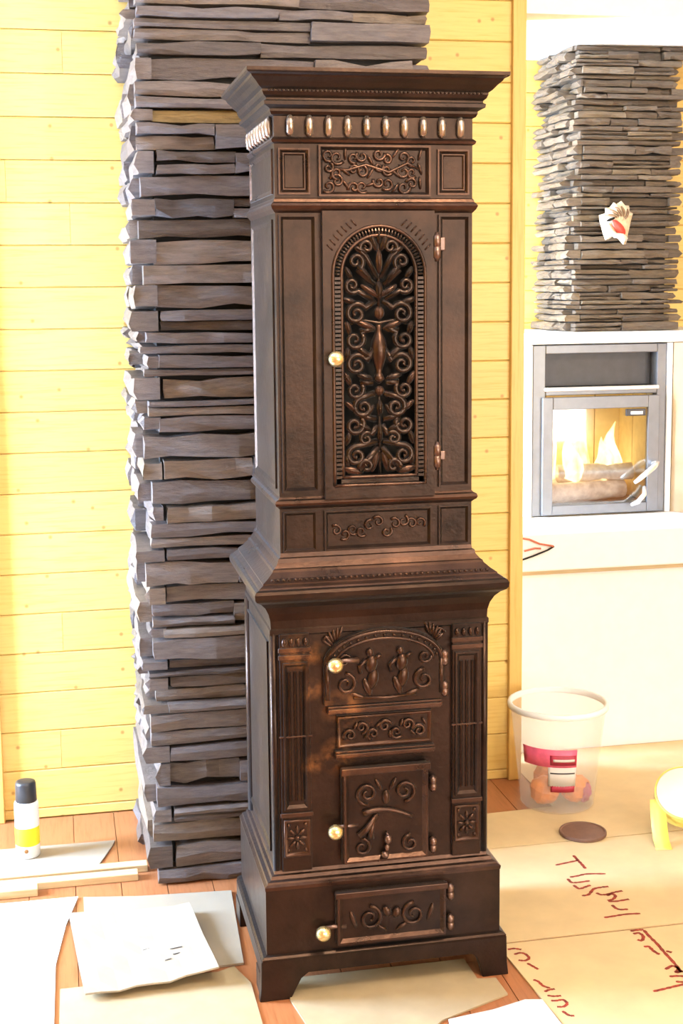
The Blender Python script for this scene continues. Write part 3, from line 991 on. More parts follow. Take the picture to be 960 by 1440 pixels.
for sx in (-1, 1):
    q.tube(spiral(lc + sx * 0.042, 0.452, 0.026, 1.5, -math.pi / 2, sx, yd - 0.002, 22), taper(23, 0.005, 0.0025), 6)
    q.tube(spiral(lc + sx * 0.055, 0.330, 0.020, 1.3, math.pi / 2, sx, yd - 0.002, 18), taper(19, 0.0045, 0.002), 6)
    q.ellipsoid((lc + sx * 0.016, yd - 0.002, 0.470), 0.005, 0.006, 0.016, sx * 0.5, 6, 5)
q.ellipsoid((lc, yd - 0.002, 0.440), 0.009, 0.008, 0.018, 0, 8, 6)
q.build('door_relief', 'iron_relief', ld, True)
q = MB()
q.ellipsoid((lc + 0.002, yd - 0.012, 0.347), 0.009, 0.009, 0.011, 0, 10, 6)
q.ellipsoid((lc + 0.000, yd - 0.012, 0.328), 0.006, 0.006, 0.009, 0, 8, 6)
q.ellipsoid((lc - 0.005, yd - 0.012, 0.312), 0.010, 0.008, 0.008, 0.4, 10, 6)
q.tube([(lc + 0.002, yd, 0.36), (lc + 0.002, yd - 0.012, 0.352)], 0.004, 6)
q.build('air_latch', 'steel', ld, True)
knob(-0.113, 0.377, yL - 0.012, ld, True)
hinge(lx1 + 0.012, 0.459, yL - 0.008, ld)
hinge(lx1 + 0.012, 0.316, yL - 0.008, ld)

# ash door in the base
yb0 = -(wC - wF)
ax0, ax1, az0, az1 = -0.114, 0.138, 0.114, 0.236
ad = MB().box(ax0, ax1, yb0 - 0.014, yb0 + 0.002, az0, az1).build('ash_door', 'iron', stove, bevel=0.003)
q = MB()
frame(q, ax0 + 0.003, ax1 - 0.003, az0 + 0.003, az1 - 0.003, yb0 - 0.014, 0.012, 0.006)
q.build('door_moulding', 'iron_relief', ad)
MB().box(ax0 - 0.002, ax1 + 0.002, yb0 - 0.022, yb0 - 0.010, az1 - 0.012, az1 + 0.002).build('door_lip', 'iron_relief', ad, bevel=0.002)
q = MB()
ac = (ax0 + ax1) / 2
for sx in (-1, 1):
    q.tube(spiral(ac + sx * 0.050, 0.172, 0.028, 1.5, math.pi / 2, sx, yb0 - 0.016, 22), taper(23, 0.005, 0.0025), 6)
    q.ellipsoid((ac + sx * 0.088, yb0 - 0.015, 0.172), 0.006, 0.006, 0.022, 0.3 * sx, 6, 5)
    q.ellipsoid((ac + sx * 0.022, yb0 - 0.015, 0.146), 0.006, 0.007, 0.016, sx * 1.0, 6, 5)
q.ellipsoid((ac - 0.012, yb0 - 0.018, 0.185), 0.010, 0.008, 0.013, -0.4, 8, 6)
q.ellipsoid((ac + 0.010, yb0 - 0.018, 0.180), 0.010, 0.008, 0.013, 0.4, 8, 6)
q.build('door_relief', 'iron_relief', ad, True)
knob(-0.146, 0.155, yb0 - 0.004, ad, True)
hinge(ax1 + 0.010, 0.212, yb0 - 0.004, ad)
hinge(ax1 + 0.010, 0.140, yb0 - 0.004, ad)

# middle cornice: cove below, sloped and beaded shoulder above
lev([(wD, 0.812), (wD + 0.004, 0.816), (wD + 0.004, 0.826), (wD + 0.001, 0.829), (wD + 0.002, 0.846), (wD + 0.006, 0.862), (wD + 0.014, 0.878), (wD + 0.024, 0.889), (wE - 0.002, 0.896), (wE + 0.002, 0.902), (wE + 0.003, 0.912), (wE, 0.918), (wE - 0.006, 0.921)], 'cornice_cove')
sl = lev([(wE - 0.004, 0.918), (wE - 0.010, 0.924), (wE - 0.018, 0.929), (wE - 0.018, 0.932), (wE - 0.030, 0.940), (wE - 0.042, 0.951), (wE - 0.044, 0.956), (wE - 0.048, 0.958), (wE - 0.056, 0.968), (wE - 0.058, 0.977), (wF + 0.001, 0.979), (wF, 0.988)], 'cornice_slope', 'iron_relief')
q = MB()
for i in range(40):
    t = -0.238 + 0.476 * i / 39
    q.ellipsoid((t, -(wE - 0.025 - wF), 0.937), 0.0045, 0.004, 0.004, 0, 6, 4)
q.build('bead_row', 'iron_relief', sl, True)

# upper plinth
lev([(wF, 0.980), (wF, 1.090)], 'upper_plinth')
pp = frame(MB(), -0.118, 0.122, 0.990, 1.078, 0.0, 0.009, 0.007).build('plinth_frame', 'iron', stove)
frame(MB(), -0.208, -0.134, 0.990, 1.078, 0.0, 0.008, 0.005).build('plinth_frame', 'iron', stove)
frame(MB(), 0.138, 0.208, 0.990, 1.078, 0.0, 0.008, 0.005).build('plinth_frame', 'iron', stove)
q = MB()
rnd = random.Random(9)
for k in range(11):
    xx = -0.092 + k * 0.0188
    q.tube(spiral(xx, 1.034 + rnd.uniform(-0.016, 0.016), 0.013, 1.1, rnd.uniform(0, 6), rnd.choice((-1, 1)), -0.001, 14), taper(15, 0.0038, 0.0018), 6)
q.build('plinth_relief', 'iron_relief', pp, True)
lev([(wF, 1.084), (wF + 0.004, 1.088), (wG, 1.092), (wG + 0.002, 1.097), (wG, 1.103), (wF + 0.003, 1.106), (wF, 1.110)], 'lower_ledge', 'iron_relief')

# upper body: side walls, front pilasters, cavity behind the openwork door
U0, U1 = 1.104, 1.722
DX0, DX1 = -0.117, 0.126
DC = (DX0 + DX1) / 2
mb = MB()
mb.box(-wF, DX0, 0, 0.02, U0, U1)
mb.box(DX1, wF, 0, 0.02, U0, U1)
mb.box(-wF, -wF + 0.02, 0.02, DEP, U0, U1)
mb.box(wF - 0.02, wF, 0.02, DEP, U0, U1)
mb.box(-wF + 0.02, wF - 0.02, DEP - 0.02, DEP, U0, U1)
mb.build('upper_body', 'iron', stove)
MB().box(DX0 - 0.01, DX1 + 0.01, 0.075, 0.085, U0, U1).build('flue_screen', 'soot', stove)  # black backing, the dark of the unlit cavity put into the colour
frame(MB(), -0.208, -0.128, 1.120, 1.708, 0.0, 0.010, 0.007).build('pilaster_frame', 'iron', stove)
frame(MB(), 0.138, 0.208, 1.120, 1.708, 0.0, 0.010, 0.007).build('pilaster_frame', 'iron', stove)
q = MB()
side_frame(MB(), 0.03, DEP - 0.03, 1.125, 1.70, -wF, 0.012, 0.004).build('side_panel_frame', 'iron', stove)
side_frame(MB(), 0.02, DEP - 0.03, 0.31, 0.79, -wD, 0.012, 0.004).build('side_panel_frame', 'iron', stove)


# openwork door
yo = -0.016
ihw, izb, izc = 0.099, 1.134, 1.584


def arch_outline(hw, zb, zc, n=20, nside=16):
    pts = [(DC - hw + 2 * hw * i / 8, zb) for i in range(8)]
    pts += [(DC + hw, zb + (zc - zb) * i / nside) for i in range(nside)]
    pts += [(DC + hw * math.cos(math.pi * i / n), zc + hw * math.sin(math.pi * i / n)) for i in range(n)]
    pts += [(DC - hw, zc - (zc - zb) * i / nside) for i in range(nside)]
    return pts


inner = arch_outline(ihw, izb, izc)
ccz = (U0 + 1.716) / 2
outer = []
hx, hz = (DX1 - DX0) / 2, (1.716 - U0) / 2
for x, z in inner:
    dx, dz = x - DC, z - ccz
    s = min(hx / abs(dx) if abs(dx) > 1e-9 else 1e9, hz / abs(dz) if abs(dz) > 1e-9 else 1e9)
    outer.append((DC + dx * s, ccz + dz * s))
# keep the rectangle's corners square
for cx2 in (DX0, DX1):
    for cz2 in (U0, 1.716):
        i = min(range(len(outer)), key=lambda k: (outer[k][0] - cx2) ** 2 + (outer[k][1] - cz2) ** 2)
        outer[i] = (cx2, cz2)
n = len(inner)
vs = [(x, yo, z) for x, z in outer] + [(x, yo, z) for x, z in inner] + [(x, 0.0, z) for x, z in inner] + [(x, 0.0, z) for x, z in outer]
fs = []
for a in range(3):
    for i in range(n):
        j = (i + 1) % n
        fs.append((a * n + i, a * n + j, (a + 1) * n + j, (a + 1) * n + i))
for i in range(n):
    j = (i + 1) % n
    fs.append((3 * n + i, 3 * n + j, j, i))
od = MB().add(vs, fs).build('openwork_door', 'iron', stove)
q = MB()
oo = [(x, yo, z) for x, z in arch_outline(0.1005, 1.1325, izc)]
q.tube(oo + [oo[0]], 0.004, 8)
q.build('outer_arch_moulding', 'iron_relief', od, True)
q = MB()
ii = [(x, yo + 0.004, z) for x, z in arch_outline(0.0815, 1.150, izc)]
q.tube(ii + [ii[0]], 0.0045, 8)
q.build('inner_arch_moulding', 'iron_relief', od, True)
# beaded border
q = MB()
L = arch_outline(0.0905, 1.1415, izc, 40, 48)
border = [p for p in L if p[1] > 1.146]
for (x, z) in border:
    if z < izc:
        q.box(x - 0.0065, x + 0.0065, yo - 0.001, yo + 0.010, z - 0.0028, z + 0.0028)
    else:
        an = math.atan2(z - izc, x - DC)
        q.ellipsoid((x, yo + 0.003, z), 0.0030, 0.005, 0.0070, math.pi / 2 - an, 6, 4)
q.box(DC - 0.086, DC + 0.086, yo + 0.001, yo + 0.010, 1.1375, 1.1455)
q.build('bead_border', 'iron_black', od)
# scrollwork
yg = yo + 0.006


def scroll(pts, rads, mat='iron_black'):
    MB().tube(pts, rads, 8).build('scroll', mat, od, True)


def leaf(x, z, rx, rz, tilt, mat='iron_black', name='leaf'):
    mb = MB()
    mb.ellipsoid((x, yg - 0.001, z), rx, 0.006, rz, tilt, 8, 6)
    dx_, dz_ = math.sin(tilt) * rz, math.cos(tilt) * rz
    mb.tube([(x - dx_ * 0.8, yg - 0.006, z - dz_ * 0.8), (x, yg - 0.008, z), (x + dx_ * 0.9, yg - 0.004, z + dz_ * 0.9)], [0.001, 0.002, 0.001], 5)
    mb.build(name, mat, od, True)


for sx in (-1, 1):
    def S(cx, cz, r, turns, a0, dirn, r0=0.0052, tail=None):
        a = a0 if sx > 0 else math.pi - a0
        tl = (DC + sx * tail[0], tail[1]) if tail else None
        pts = spiral(DC + sx * cx, cz, r, turns, a, dirn * sx, yg, 22, tl)
        scroll(pts, taper(len(pts), r0 * 1.25, r0 * 0.75, r0 * 1.5))
    # top fan
    S(0.026, 1.640, 0.017, 1.3, -1.4, 1, 0.005, (0.004, 1.575))
    S(0.050, 1.610, 0.018, 1.3, -1.8, -1, 0.005, (0.010, 1.560))
    S(0.058, 1.560, 0.017, 1.4, -2.4, 1, 0.005, (0.014, 1.530))
    # shoulders
    S(0.050, 1.500, 0.024, 1.5, 2.6, -1, 0.0055, (0.008, 1.528))
    S(0.054, 1.445, 0.022, 1.4, 2.2, 1, 0.0052, (0.012, 1.468))
    S(0.050, 1.392, 0.024, 1.5, 2.8, -1, 0.0055, (0.012, 1.424))
    S(0.054, 1.338, 0.020, 1.4, 2.2, 1, 0.0050, (0.014, 1.352))
    # belly scrolls
    S(0.036, 1.300, 0.022, 1.5, 1.4, -1, 0.0058, (0.010, 1.330))
    S(0.055, 1.262, 0.022, 1.5, 2.0, 1, 0.0055, (0.008, 1.274))
    S(0.030, 1.232, 0.016, 1.3, 2.6, -1, 0.0050, (0.006, 1.262))
    # base volutes
    S(0.052, 1.196, 0.022, 1.5, 1.8, -1, 0.0058, (0.006, 1.226))
    S(0.030, 1.172, 0.017, 1.2, -0.6, 1, 0.0062, (0.004, 1.214))
    for (lx, lz, rx, rz, tl) in ((0.012, 1.652, 0.006, 0.018, 0.35), (0.040, 1.634, 0.0055, 0.014, 1.1), (0.066, 1.586, 0.005, 0.013, 0.5),
                                 (0.032, 1.586, 0.006, 0.020, 0.7), (0.020, 1.548, 0.0055, 0.020, 1.0), (0.066, 1.528, 0.0055, 0.015, 1.3),
                                 (0.030, 1.476, 0.006, 0.020, 1.2), (0.068, 1.470, 0.0055, 0.013, 0.3), (0.034, 1.418, 0.006, 0.018, 0.9),
                                 (0.070, 1.415, 0.0055, 0.014, -0.2), (0.032, 1.366, 0.0055, 0.016, 1.3), (0.070, 1.362, 0.0055, 0.014, 0.5),
                                 (0.062, 1.302, 0.0055, 0.016, 0.9), (0.022, 1.292, 0.005, 0.015, -0.6), (0.070, 1.234, 0.0055, 0.014, -0.3),
                                 (0.034, 1.258, 0.005, 0.015, 1.1), (0.060, 1.164, 0.007, 0.018, 1.3), (0.012, 1.182, 0.006, 0.020, -0.3), (0.072, 1.186, 0.005, 0.013, 0.2)):
        leaf(DC + sx * lx, lz, rx * 1.3, rz * 1.2, sx * tl, 'iron_black' if int(lz * 1000) % 3 else 'iron_relief')
# central vase and stem
q = MB()
q.lathe([(0.002, 0.075), (0.007, 0.07), (0.006, 0.060), (0.009, 0.052), (0.0155, 0.038), (0.0185, 0.020), (0.0165, 0.002), (0.010, -0.018), (0.006, -0.030), (0.009, -0.036), (0.013, -0.044), (0.008, -0.050), (0.002, -0.055)], (DC, yg + 0.004, 1.405), 14, 'Z')
q.build('vase', 'iron_relief', od, True)
leaf(DC, 1.665, 0.006, 0.018, 0)
leaf(DC, 1.610, 0.008, 0.026, 0, 'iron_relief')
leaf(DC, 1.548, 0.009, 0.022, 0)
leaf(DC, 1.502, 0.012, 0.014, 0, 'iron_relief', 'mask')
leaf(DC, 1.298, 0.008, 0.018, 0)
leaf(DC, 1.335, 0.011, 0.011, 0, 'iron_relief', 'rosette')
leaf(DC, 1.245, 0.007, 0.022, 0)
scroll([(DC, yg + 0.002, 1.145), (DC, yg + 0.002, 1.24), (DC, yg + 0.002, 1.345)], [0.003, 0.004, 0.003])
scroll([(DC, yg + 0.002, 1.48), (DC, yg + 0.002, 1.56), (DC, yg + 0.002, 1.675)], [0.004, 0.004, 0.002])
scroll([(DC - 0.08, yg + 0.003, 1.474), (DC - 0.03, yg + 0.002, 1.486), (DC, yg, 1.480), (DC + 0.03, yg + 0.002, 1.486), (DC + 0.08, yg + 0.003, 1.474)], [0.002, 0.003, 0.004, 0.003, 0.002])
# spandrel hatching on the right and left of the arch
for sx in (-1, 1):
    q = MB()
    for k in range(7):
        a = math.pi / 2 - sx * (0.45 + 0.11 * k)
        r1 = 0.112
        p0 = (DC + r1 * math.cos(a), izc + r1 * math.sin(a))
        x1 = DC + sx * 0.114
        q.tube([(p0[0], yo - 0.001, p0[1]), (min(DC + 0.114, max(DC - 0.114, p0[0] + sx * 0.012)), yo - 0.001, min(1.708, p0[1] + 0.012))], 0.0018, 5)
    q.build('spandrel_relief', 'iron_relief', od, True)
knob(-0.096, 1.407, yo, od, False)
MB().lathe([(0.013, 0), (0.013, -0.004), (0.007, -0.006)], (-0.096, yo, 1.407), 14, 'Y').build('knob_plate', 'iron', od, True)
hinge(DX1 + 0.006, 1.640, -0.008, od, 0.05)
hinge(DX1 + 0.006, 1.190, -0.008, od, 0.05)
MB().box(DX1 + 0.004, DX1 + 0.026, -0.010, 0.0, 1.632, 1.660).build('hinge_plate', 'steel', od, bevel=0.002)
MB().box(DX1 + 0.004, DX1 + 0.026, -0.010, 0.0, 1.180, 1.200).build('hinge_plate', 'steel', od, bevel=0.002)

lev([(wF, 1.712), (wF + 0.003, 1.715), (wG - 0.002, 1.720), (wG + 0.001, 1.727), (wG - 0.002, 1.732), (wF + 0.004, 1.735), (wF + 0.002, 1.741), (wF, 1.743)], 'upper_ledge', 'iron_relief')
lev([(wF, 1.735), (wF, 1.925)], 'frieze_body')
ff = frame(MB(), -0.122, 0.120, 1.746, 1.852, 0.0, 0.010, 0.009).build('frieze_frame', 'iron_relief', stove)
for fa, fb, fc, fd_, fw_, ft in ((-0.207, -0.140, 1.750, 1.845, 0.009, 0.006), (-0.197, -0.150, 1.760, 1.835, 0.005, 0.004), (0.136, 0.206, 1.750, 1.845, 0.009, 0.006), (0.146, 0.196, 1.760, 1.835, 0.005, 0.004)):
    frame(MB(), fa, fb, fc, fd_, 0.0, fw_, ft).build('frieze_frame', 'iron_relief', stove)
side_frame(MB(), 0.02, DEP - 0.02, 1.752, 1.845, -wF, 0.010, 0.004).build('side_panel_frame', 'iron_relief', stove)
q = MB()
rnd = random.Random(21)
for k in range(36):
    xx = -0.100 + (k % 12) * 0.018
    zz = 1.772 + (k // 12) * 0.028 + rnd.uniform(-0.008, 0.008)
    if k % 3 == 2:
        q.ellipsoid((xx, -0.002, zz), 0.004, 0.005, 0.014, rnd.uniform(-1.3, 1.3), 6, 5)
    else:
        q.tube(spiral(xx, zz, rnd.uniform(0.011, 0.016), 1.15, rnd.uniform(0, 6), rnd.choice((-1, 1)), -0.001, 14), taper(15, 0.0045, 0.0022), 6)
q.tube([(-0.104, -0.002, 1.806), (-0.06, -0.003, 1.800), (-0.02, -0.002, 1.812), (0.03, -0.003, 1.796), (0.07, -0.003, 1.816), (0.102, -0.002, 1.80)], [0.002, 0.004, 0.004, 0.004, 0.004, 0.002], 6)
q.build('frieze_relief', 'iron_relief', ff, True)
lev([(wF, 1.854), (wF + 0.005, 1.857), (wF + 0.007, 1.862), (wF + 0.003, 1.866), (wF, 1.868)], 'frieze_fillet', 'iron_relief')
# dentils
for i in range(10):
    x = -0.181 + i * 0.0408
    MB().tube([(x, -0.001, 1.872), (x, -0.005, 1.876), (x, -0.007, 1.890), (x, -0.007, 1.902), (x, -0.003, 1.910)], [0.006, 0.0085, 0.0085, 0.0085, 0.005], 10).build('dentil', 'iron_bright', stove, True)
for i in range(8):
    y = 0.03 + i * 0.042
    MB().tube([(-wF, y, 1.872), (-wF - 0.005, y, 1.876), (-wF - 0.007, y, 1.890), (-wF - 0.007, y, 1.902), (-wF - 0.003, y, 1.910)], [0.006, 0.0085, 0.0085, 0.0085, 0.005], 8).build('dentil', 'iron_bright', stove, True)
# top cornice
lev([(wF, 1.910), (wF + 0.006, 1.913), (wF + 0.009, 1.919), (wF + 0.009, 1.924), (wF + 0.014, 1.927), (wF + 0.022, 1.931), (wF + 0.023, 1.938), (wF + 0.018, 1.941), (wF + 0.018, 1.945), (wF + 0.024, 1.950), (wF + 0.027, 1.957), (wF + 0.027, 1.961), (wF + 0.034, 1.966), (wF + 0.042, 1.975), (wF + 0.051, 1.983), (wJ - 0.010, 1.987), (wJ - 0.003, 1.990), (wJ, 1.993), (wJ, 2.000)], 'top_cornice')
q = MB()
for i in range(52):
    x = -0.226 + 0.452 * i / 51
    q.ellipsoid((x, -0.028, 1.959), 0.0036, 0.003, 0.003, 0, 6, 4)
q.build('cornice_beads', 'iron', stove, True)

# ------------------------------------------------------------------ sheets on the floor


def sheet(name, pts, z0, th, mat, label, cat='sheet', group='cardboard sheets on the floor'):
    return tag(MB().prism_xy(pts, z0, z0 + th).build(name, mat), label, cat, group)


sheet('fibreboard_sheet', [(0.255, 0.592), (0.305, 0.078), (1.9, 0.078), (1.9, 0.606), (0.30, 0.601)], 0.0005, 0.004, 'cardboard', 'tan fibreboard sheet beside the stove, between two joints, carrying red handwriting')
A_sheet = D.objects['fibreboard_sheet']
B_sheet = sheet('fibreboard_sheet', [(0.300, 0.068), (1.9, 0.070), (1.9, -0.7), (0.355, -0.7), (0.305, 0.02)], 0.0005, 0.004, 'cardboard', 'tan fibreboard sheet at the lower right corner with red writing along its edge')
sheet('fibreboard_sheet', [(0.30, 0.607), (1.9, 0.612), (1.9, 1.325), (0.735, 1.325), (0.735, 0.86), (0.30, 0.84)], 0.0005, 0.004, 'cardboard', 'tan fibreboard sheet under the clear bucket, against the hearth')
sheet('cardboard_sheet', [(-0.195, 0.02), (0.205, 0.02), (0.208, -0.075), (0.250, -0.08), (0.254, -0.153), (0.083, -0.227), (0.045, -0.262), (-0.19, -0.262), (-0.22, -0.07)], 0.0005, 0.004, 'cardboard_ochre', 'worn tan cardboard piece under the front of the stove')
sheet('paper_sheet', [(0.095, -0.232), (0.20, -0.215), (0.281, -0.190), (0.318, -0.198), (0.335, -0.55), (0.05, -0.55)], 0.0046, 0.003, 'paper_white', 'white sheet in front of the stove at the bottom edge')
sheet('cardboard_sheet', [(-1.6, 0.56), (-0.668, 0.555), (-0.700, 0.40), (-0.725, 0.2), (-0.735, -0.6), (-1.6, -0.6)], 0.0005, 0.004, 'paper_white', 'large white sheet filling the lower left corner of the floor')
sheet('cardboard_sheet', [(-0.655, 0.545), (-0.52, 0.52), (-0.279, 0.500), (-0.298, 0.112), (-0.655, 0.10)], 0.0008, 0.005, 'cardboard_pale', 'pale cardboard piece partly under the curled one beside the stove')
sheet('cardboard_sheet', [(-0.715, 0.085), (-0.361, 0.085), (-0.322, 0.104), (-0.294, 0.02), (-0.292, -0.6), (-0.725, -0.6)], 0.0006, 0.004, 'cardboard_ochre', 'ochre cardboard piece in front of the curled cardboard, beside the stove foot')
sheet('cardboard_sheet', [(-1.5, 0.915), (-0.560, 0.900), (-0.570, 0.86), (-0.612, 0.735), (-1.5, 0.735)], 0.0005, 0.004, 'cardboard_pale', 'pale grey cardboard piece under the black capped can')
# curled cardboard (bent grid)
pts = [(-0.693, 0.449), (-0.397, 0.392), (-0.364, 0.033), (-0.661, 0.015)]
N = 8
vs, fs = [], []
for lay in (0, 1):
    for j in range(N + 1):
        for i in range(N + 1):
            u, v = i / N, j / N
            top_ = Vector(pts[0]).lerp(Vector(pts[1]), u)
            bot_ = Vector(pts[3]).lerp(Vector(pts[2]), u)
            p = top_.lerp(bot_, v)
            zz = 0.0078 + 0.022 * u ** 3 + 0.010 * v ** 3 + 0.003 * math.sin(u * 7 + v * 5) ** 2
            if v in (1,): p = p + Vector((0, 0.004 * math.sin(i * 2.3)))
            vs.append((p.x, p.y, zz + lay * 0.004))
q_ = (N + 1) ** 2
for j in range(N):
    for i in range(N):
        a = j * (N + 1) + i
        fs.append((a, a + N + 1, a + N + 2, a + 1))
        fs.append((q_ + a, q_ + a + 1, q_ + a + N + 2, q_ + a + N + 1))
rim = [i for i in range(N)] + [j * (N + 1) + N for j in range(N)] + [N * (N + 1) + i for i in range(N, 0, -1)] + [j * (N + 1) for j in range(N, 0, -1)]
for i in range(len(rim)):
    a, c = rim[i], rim[(i + 1) % len(rim)]
    fs.append((a, c, q_ + c, q_ + a))
curl = tag(MB().add(vs, fs).build('cardboard_sheet', 'cardboard_pale'), 'curled pale cardboard square lying on top with a lifted edge', 'sheet', 'cardboard sheets on the floor')

for (xa, ya, xb, yb_) in ((-0.524, 0.201, -0.508, 0.205), (-0.462, 0.176, -0.434, 0.178), (-0.458, 0.148, -0.441, 0.151), (-0.478, 0.125, -0.463, 0.130)):
    vs = []
    for x, y in ((xa, ya), (xb, yb_)):
        u = (x + 0.68) / 0.30
        v = (0.42 - y) / 0.40
        zt = 0.0078 + 0.022 * u ** 3 + 0.010 * v ** 3 + 0.003 * math.sin(u * 7 + v * 5) ** 2 + 0.0048
        vs += [(x, y - 0.002, zt), (x, y + 0.002, zt)]
    MB().add(vs, [(0, 2, 3, 1)]).build('print_mark', 'insert_dark', curl)

# handwriting in red crayon on the fibreboard
S1 = [[(0.594, 0.461), (0.625, 0.468), (0.665, 0.477)], [(0.664, 0.511), (0.664, 0.478), (0.665, 0.449), (0.664, 0.422)], [(0.604, 0.381), (0.627, 0.384), (0.654, 0.392), (0.704, 0.38)], [(0.595, 0.374), (0.595, 0.347), (0.618, 0.346), (0.647, 0.349)], [(0.596, 0.334), (0.601, 0.307), (0.62, 0.316), (0.639, 0.324)], [(0.594, 0.27), (0.613, 0.27), (0.638, 0.303), (0.663, 0.306), (0.681, 0.306)], [(0.636, 0.278), (0.643, 0.263), (0.661, 0.263), (0.684, 0.271), (0.706, 0.274)], [(0.656, 0.256), (0.673, 0.265), (0.679, 0.251), (0.664, 0.233), (0.647, 0.229)], [(0.647, 0.225), (0.666, 0.22), (0.703, 0.225)], [(0.648, 0.204), (0.65, 0.183), (0.658, 0.174), (0.678, 0.173)], [(0.602, 0.143), (0.627, 0.145), (0.662, 0.149), (0.698, 0.144)]]
S1b = [[(0.636, 0.062), (0.655, 0.064), (0.67, 0.062)], [(0.637, 0.047), (0.653, 0.051), (0.657, 0.031), (0.643, 0.008), (0.635, 0.018)], [(0.67, 0.060), (0.669, 0.028), (0.672, -0.013), (0.67, -0.051), (0.671, -0.1), (0.668, -0.15)], [(0.635, -0.019), (0.648, -0.018), (0.648, -0.043), (0.655, -0.062)], [(0.677, -0.049), (0.687, -0.059)], [(0.638, -0.13), (0.662, -0.115), (0.671, -0.134), (0.651, -0.15), (0.674, -0.145)], [(0.633, -0.162), (0.652, -0.163), (0.671, -0.17)], [(0.57, -0.215), (0.595, -0.211), (0.625, -0.205), (0.657, -0.2)], [(0.637, -0.186), (0.655, -0.193)]]
S2 = [[(0.318, 0.039), (0.334, 0.042), (0.349, 0.032)], [(0.325, 0.013), (0.342, 0.019), (0.352, 0.01), (0.355, -0.012), (0.34, -0.022), (0.326, -0.015)], [(0.341, -0.033), (0.35, -0.052), (0.356, -0.066)], [(0.329, -0.108), (0.338, -0.117), (0.340, -0.139), (0.353, -0.152)], [(0.336, -0.164), (0.346, -0.158), (0.362, -0.157)], [(0.336, -0.18), (0.348, -0.187), (0.365, -0.188)], [(0.336, -0.203), (0.348, -0.206), (0.364, -0.203), (0.368, -0.222), (0.354, -0.234), (0.340, -0.23)], [(0.345, -0.249), (0.352, -0.27), (0.363, -0.273)]]


def ribbons(name, strokes, w, parent):
    mb = MB()
    zt = 0.0047
    for s in strokes:
        P = [Vector(p) for p in s]
        Q = []
        for a, c in zip(P[:-1], P[1:]):
            for t in range(4): Q.append(a.lerp(c, t / 4))
        Q.append(P[-1])
        # smooth the polyline a little
        for _ in range(2):
            Q = [Q[0]] + [(Q[i - 1] + Q[i] * 2 + Q[i + 1]) / 4 for i in range(1, len(Q) - 1)] + [Q[-1]]
        vs, fs = [], []
        for i, p in enumerate(Q):
            t = (Q[min(i + 1, len(Q) - 1)] - Q[max(i - 1, 0)]).normalized()
            nrm = Vector((-t.y, t.x)) * w * (0.7 + 0.5 * abs(math.sin(i * 1.3)))
            vs += [(p.x + nrm.x, p.y + nrm.y, zt), (p.x - nrm.x, p.y - nrm.y, zt)]
        fs = [(2 * i, 2 * i + 1, 2 * i + 3, 2 * i + 2) for i in range(len(Q) - 1)]
        mb.add(vs, fs)
    o = mb.build(name, 'red_ink', parent)
    o['label'] = 'red-brown handwriting'
    return o


ribbons('handwriting', S1, 0.0042, A_sheet)
ribbons('handwriting', S1b, 0.0042, B_sheet)
ribbons('handwriting', S2[:3], 0.0036, B_sheet)
ribbons('handwriting', S2[3:], 0.0036, B_sheet)

# ------------------------------------------------------------------ battens, can, bucket, lid, tape
def batten(p, q, w, z0, z1, label):
    p, q = Vector(p), Vector(q)
    t = (q - p).normalized()
    nn = Vector((-t.y, t.x)) * w / 2
    pts = [p - nn, q - nn, q + nn, p + nn]
    tag(MB().prism_xy([(v.x, v.y) for v in pts], z0, z1).build('timber_batten', 'batten', bevel=0.002), label, 'batten', 'timber battens on the floor')


batten((-1.35, 0.700), (-0.482, 0.693), 0.036, 0.0002, 0.020, 'long pale timber batten reaching the slate chimney corner')
batten((-1.35, 0.648), (-0.510, 0.642), 0.036, 0.0002, 0.020, 'pale timber batten lying between two others by the chimney')
batten((-1.35, 0.602), (-0.770, 0.604), 0.034, 0.0002, 0.022, 'shortest pale timber batten, nearest to the large white sheet')

can = thing('spray_can', (-0.799, 0.85, 0.0045), 'white spray can with black cap and yellow band on the cardboard', 'can')
c0 = (-0.799, 0.85, 0.0046)
MB().lathe([(0.030, 0), (0.033, 0.003), (0.033, 0.150), (0.031, 0.156), (0.026, 0.160)], c0, 28).build('body', 'white_plastic', can, True)
MB().lathe([(0.0333, 0.036), (0.0335, 0.037), (0.0335, 0.086), (0.0333, 0.087)], c0, 28, cap=False).build('yellow_band', 'yellow_paint', can, True)
MB().lathe([(0.028, 0.155), (0.0292, 0.158), (0.0280, 0.206), (0.026, 0.212), (0.020, 0.214)], c0, 24).build('cap', 'black_plastic', can, True)
MB().ellipsoid((-0.803, 0.817, 0.028), 0.006, 0.0008, 0.006, 0, 10, 5).build('print_dot', 'brown_mark', can, True)

bk = thing('plastic_bucket', (0.760, 0.895, 0.0045), 'clear milky plastic bucket with pink label beside the corner board', 'bucket')
bc = (0.760, 0.895, 0.0047)
MB().lathe([(0.002, 0.0), (0.106, 0.0), (0.110, 0.004), (0.142, 0.300), (0.147, 0.302), (0.147, 0.310), (0.140, 0.310), (0.139, 0.300), (0.107, 0.006), (0.002, 0.005)], bc, 36, cap=False).build('tub', 'milky', bk, True)
MB().lathe([(0.139, 0.296), (0.139, 0.312), (0.143, 0.315), (0.149, 0.313), (0.151, 0.306), (0.150, 0.298), (0.143, 0.296)], bc, 36, cap=False).build('rim', 'white', bk, True)


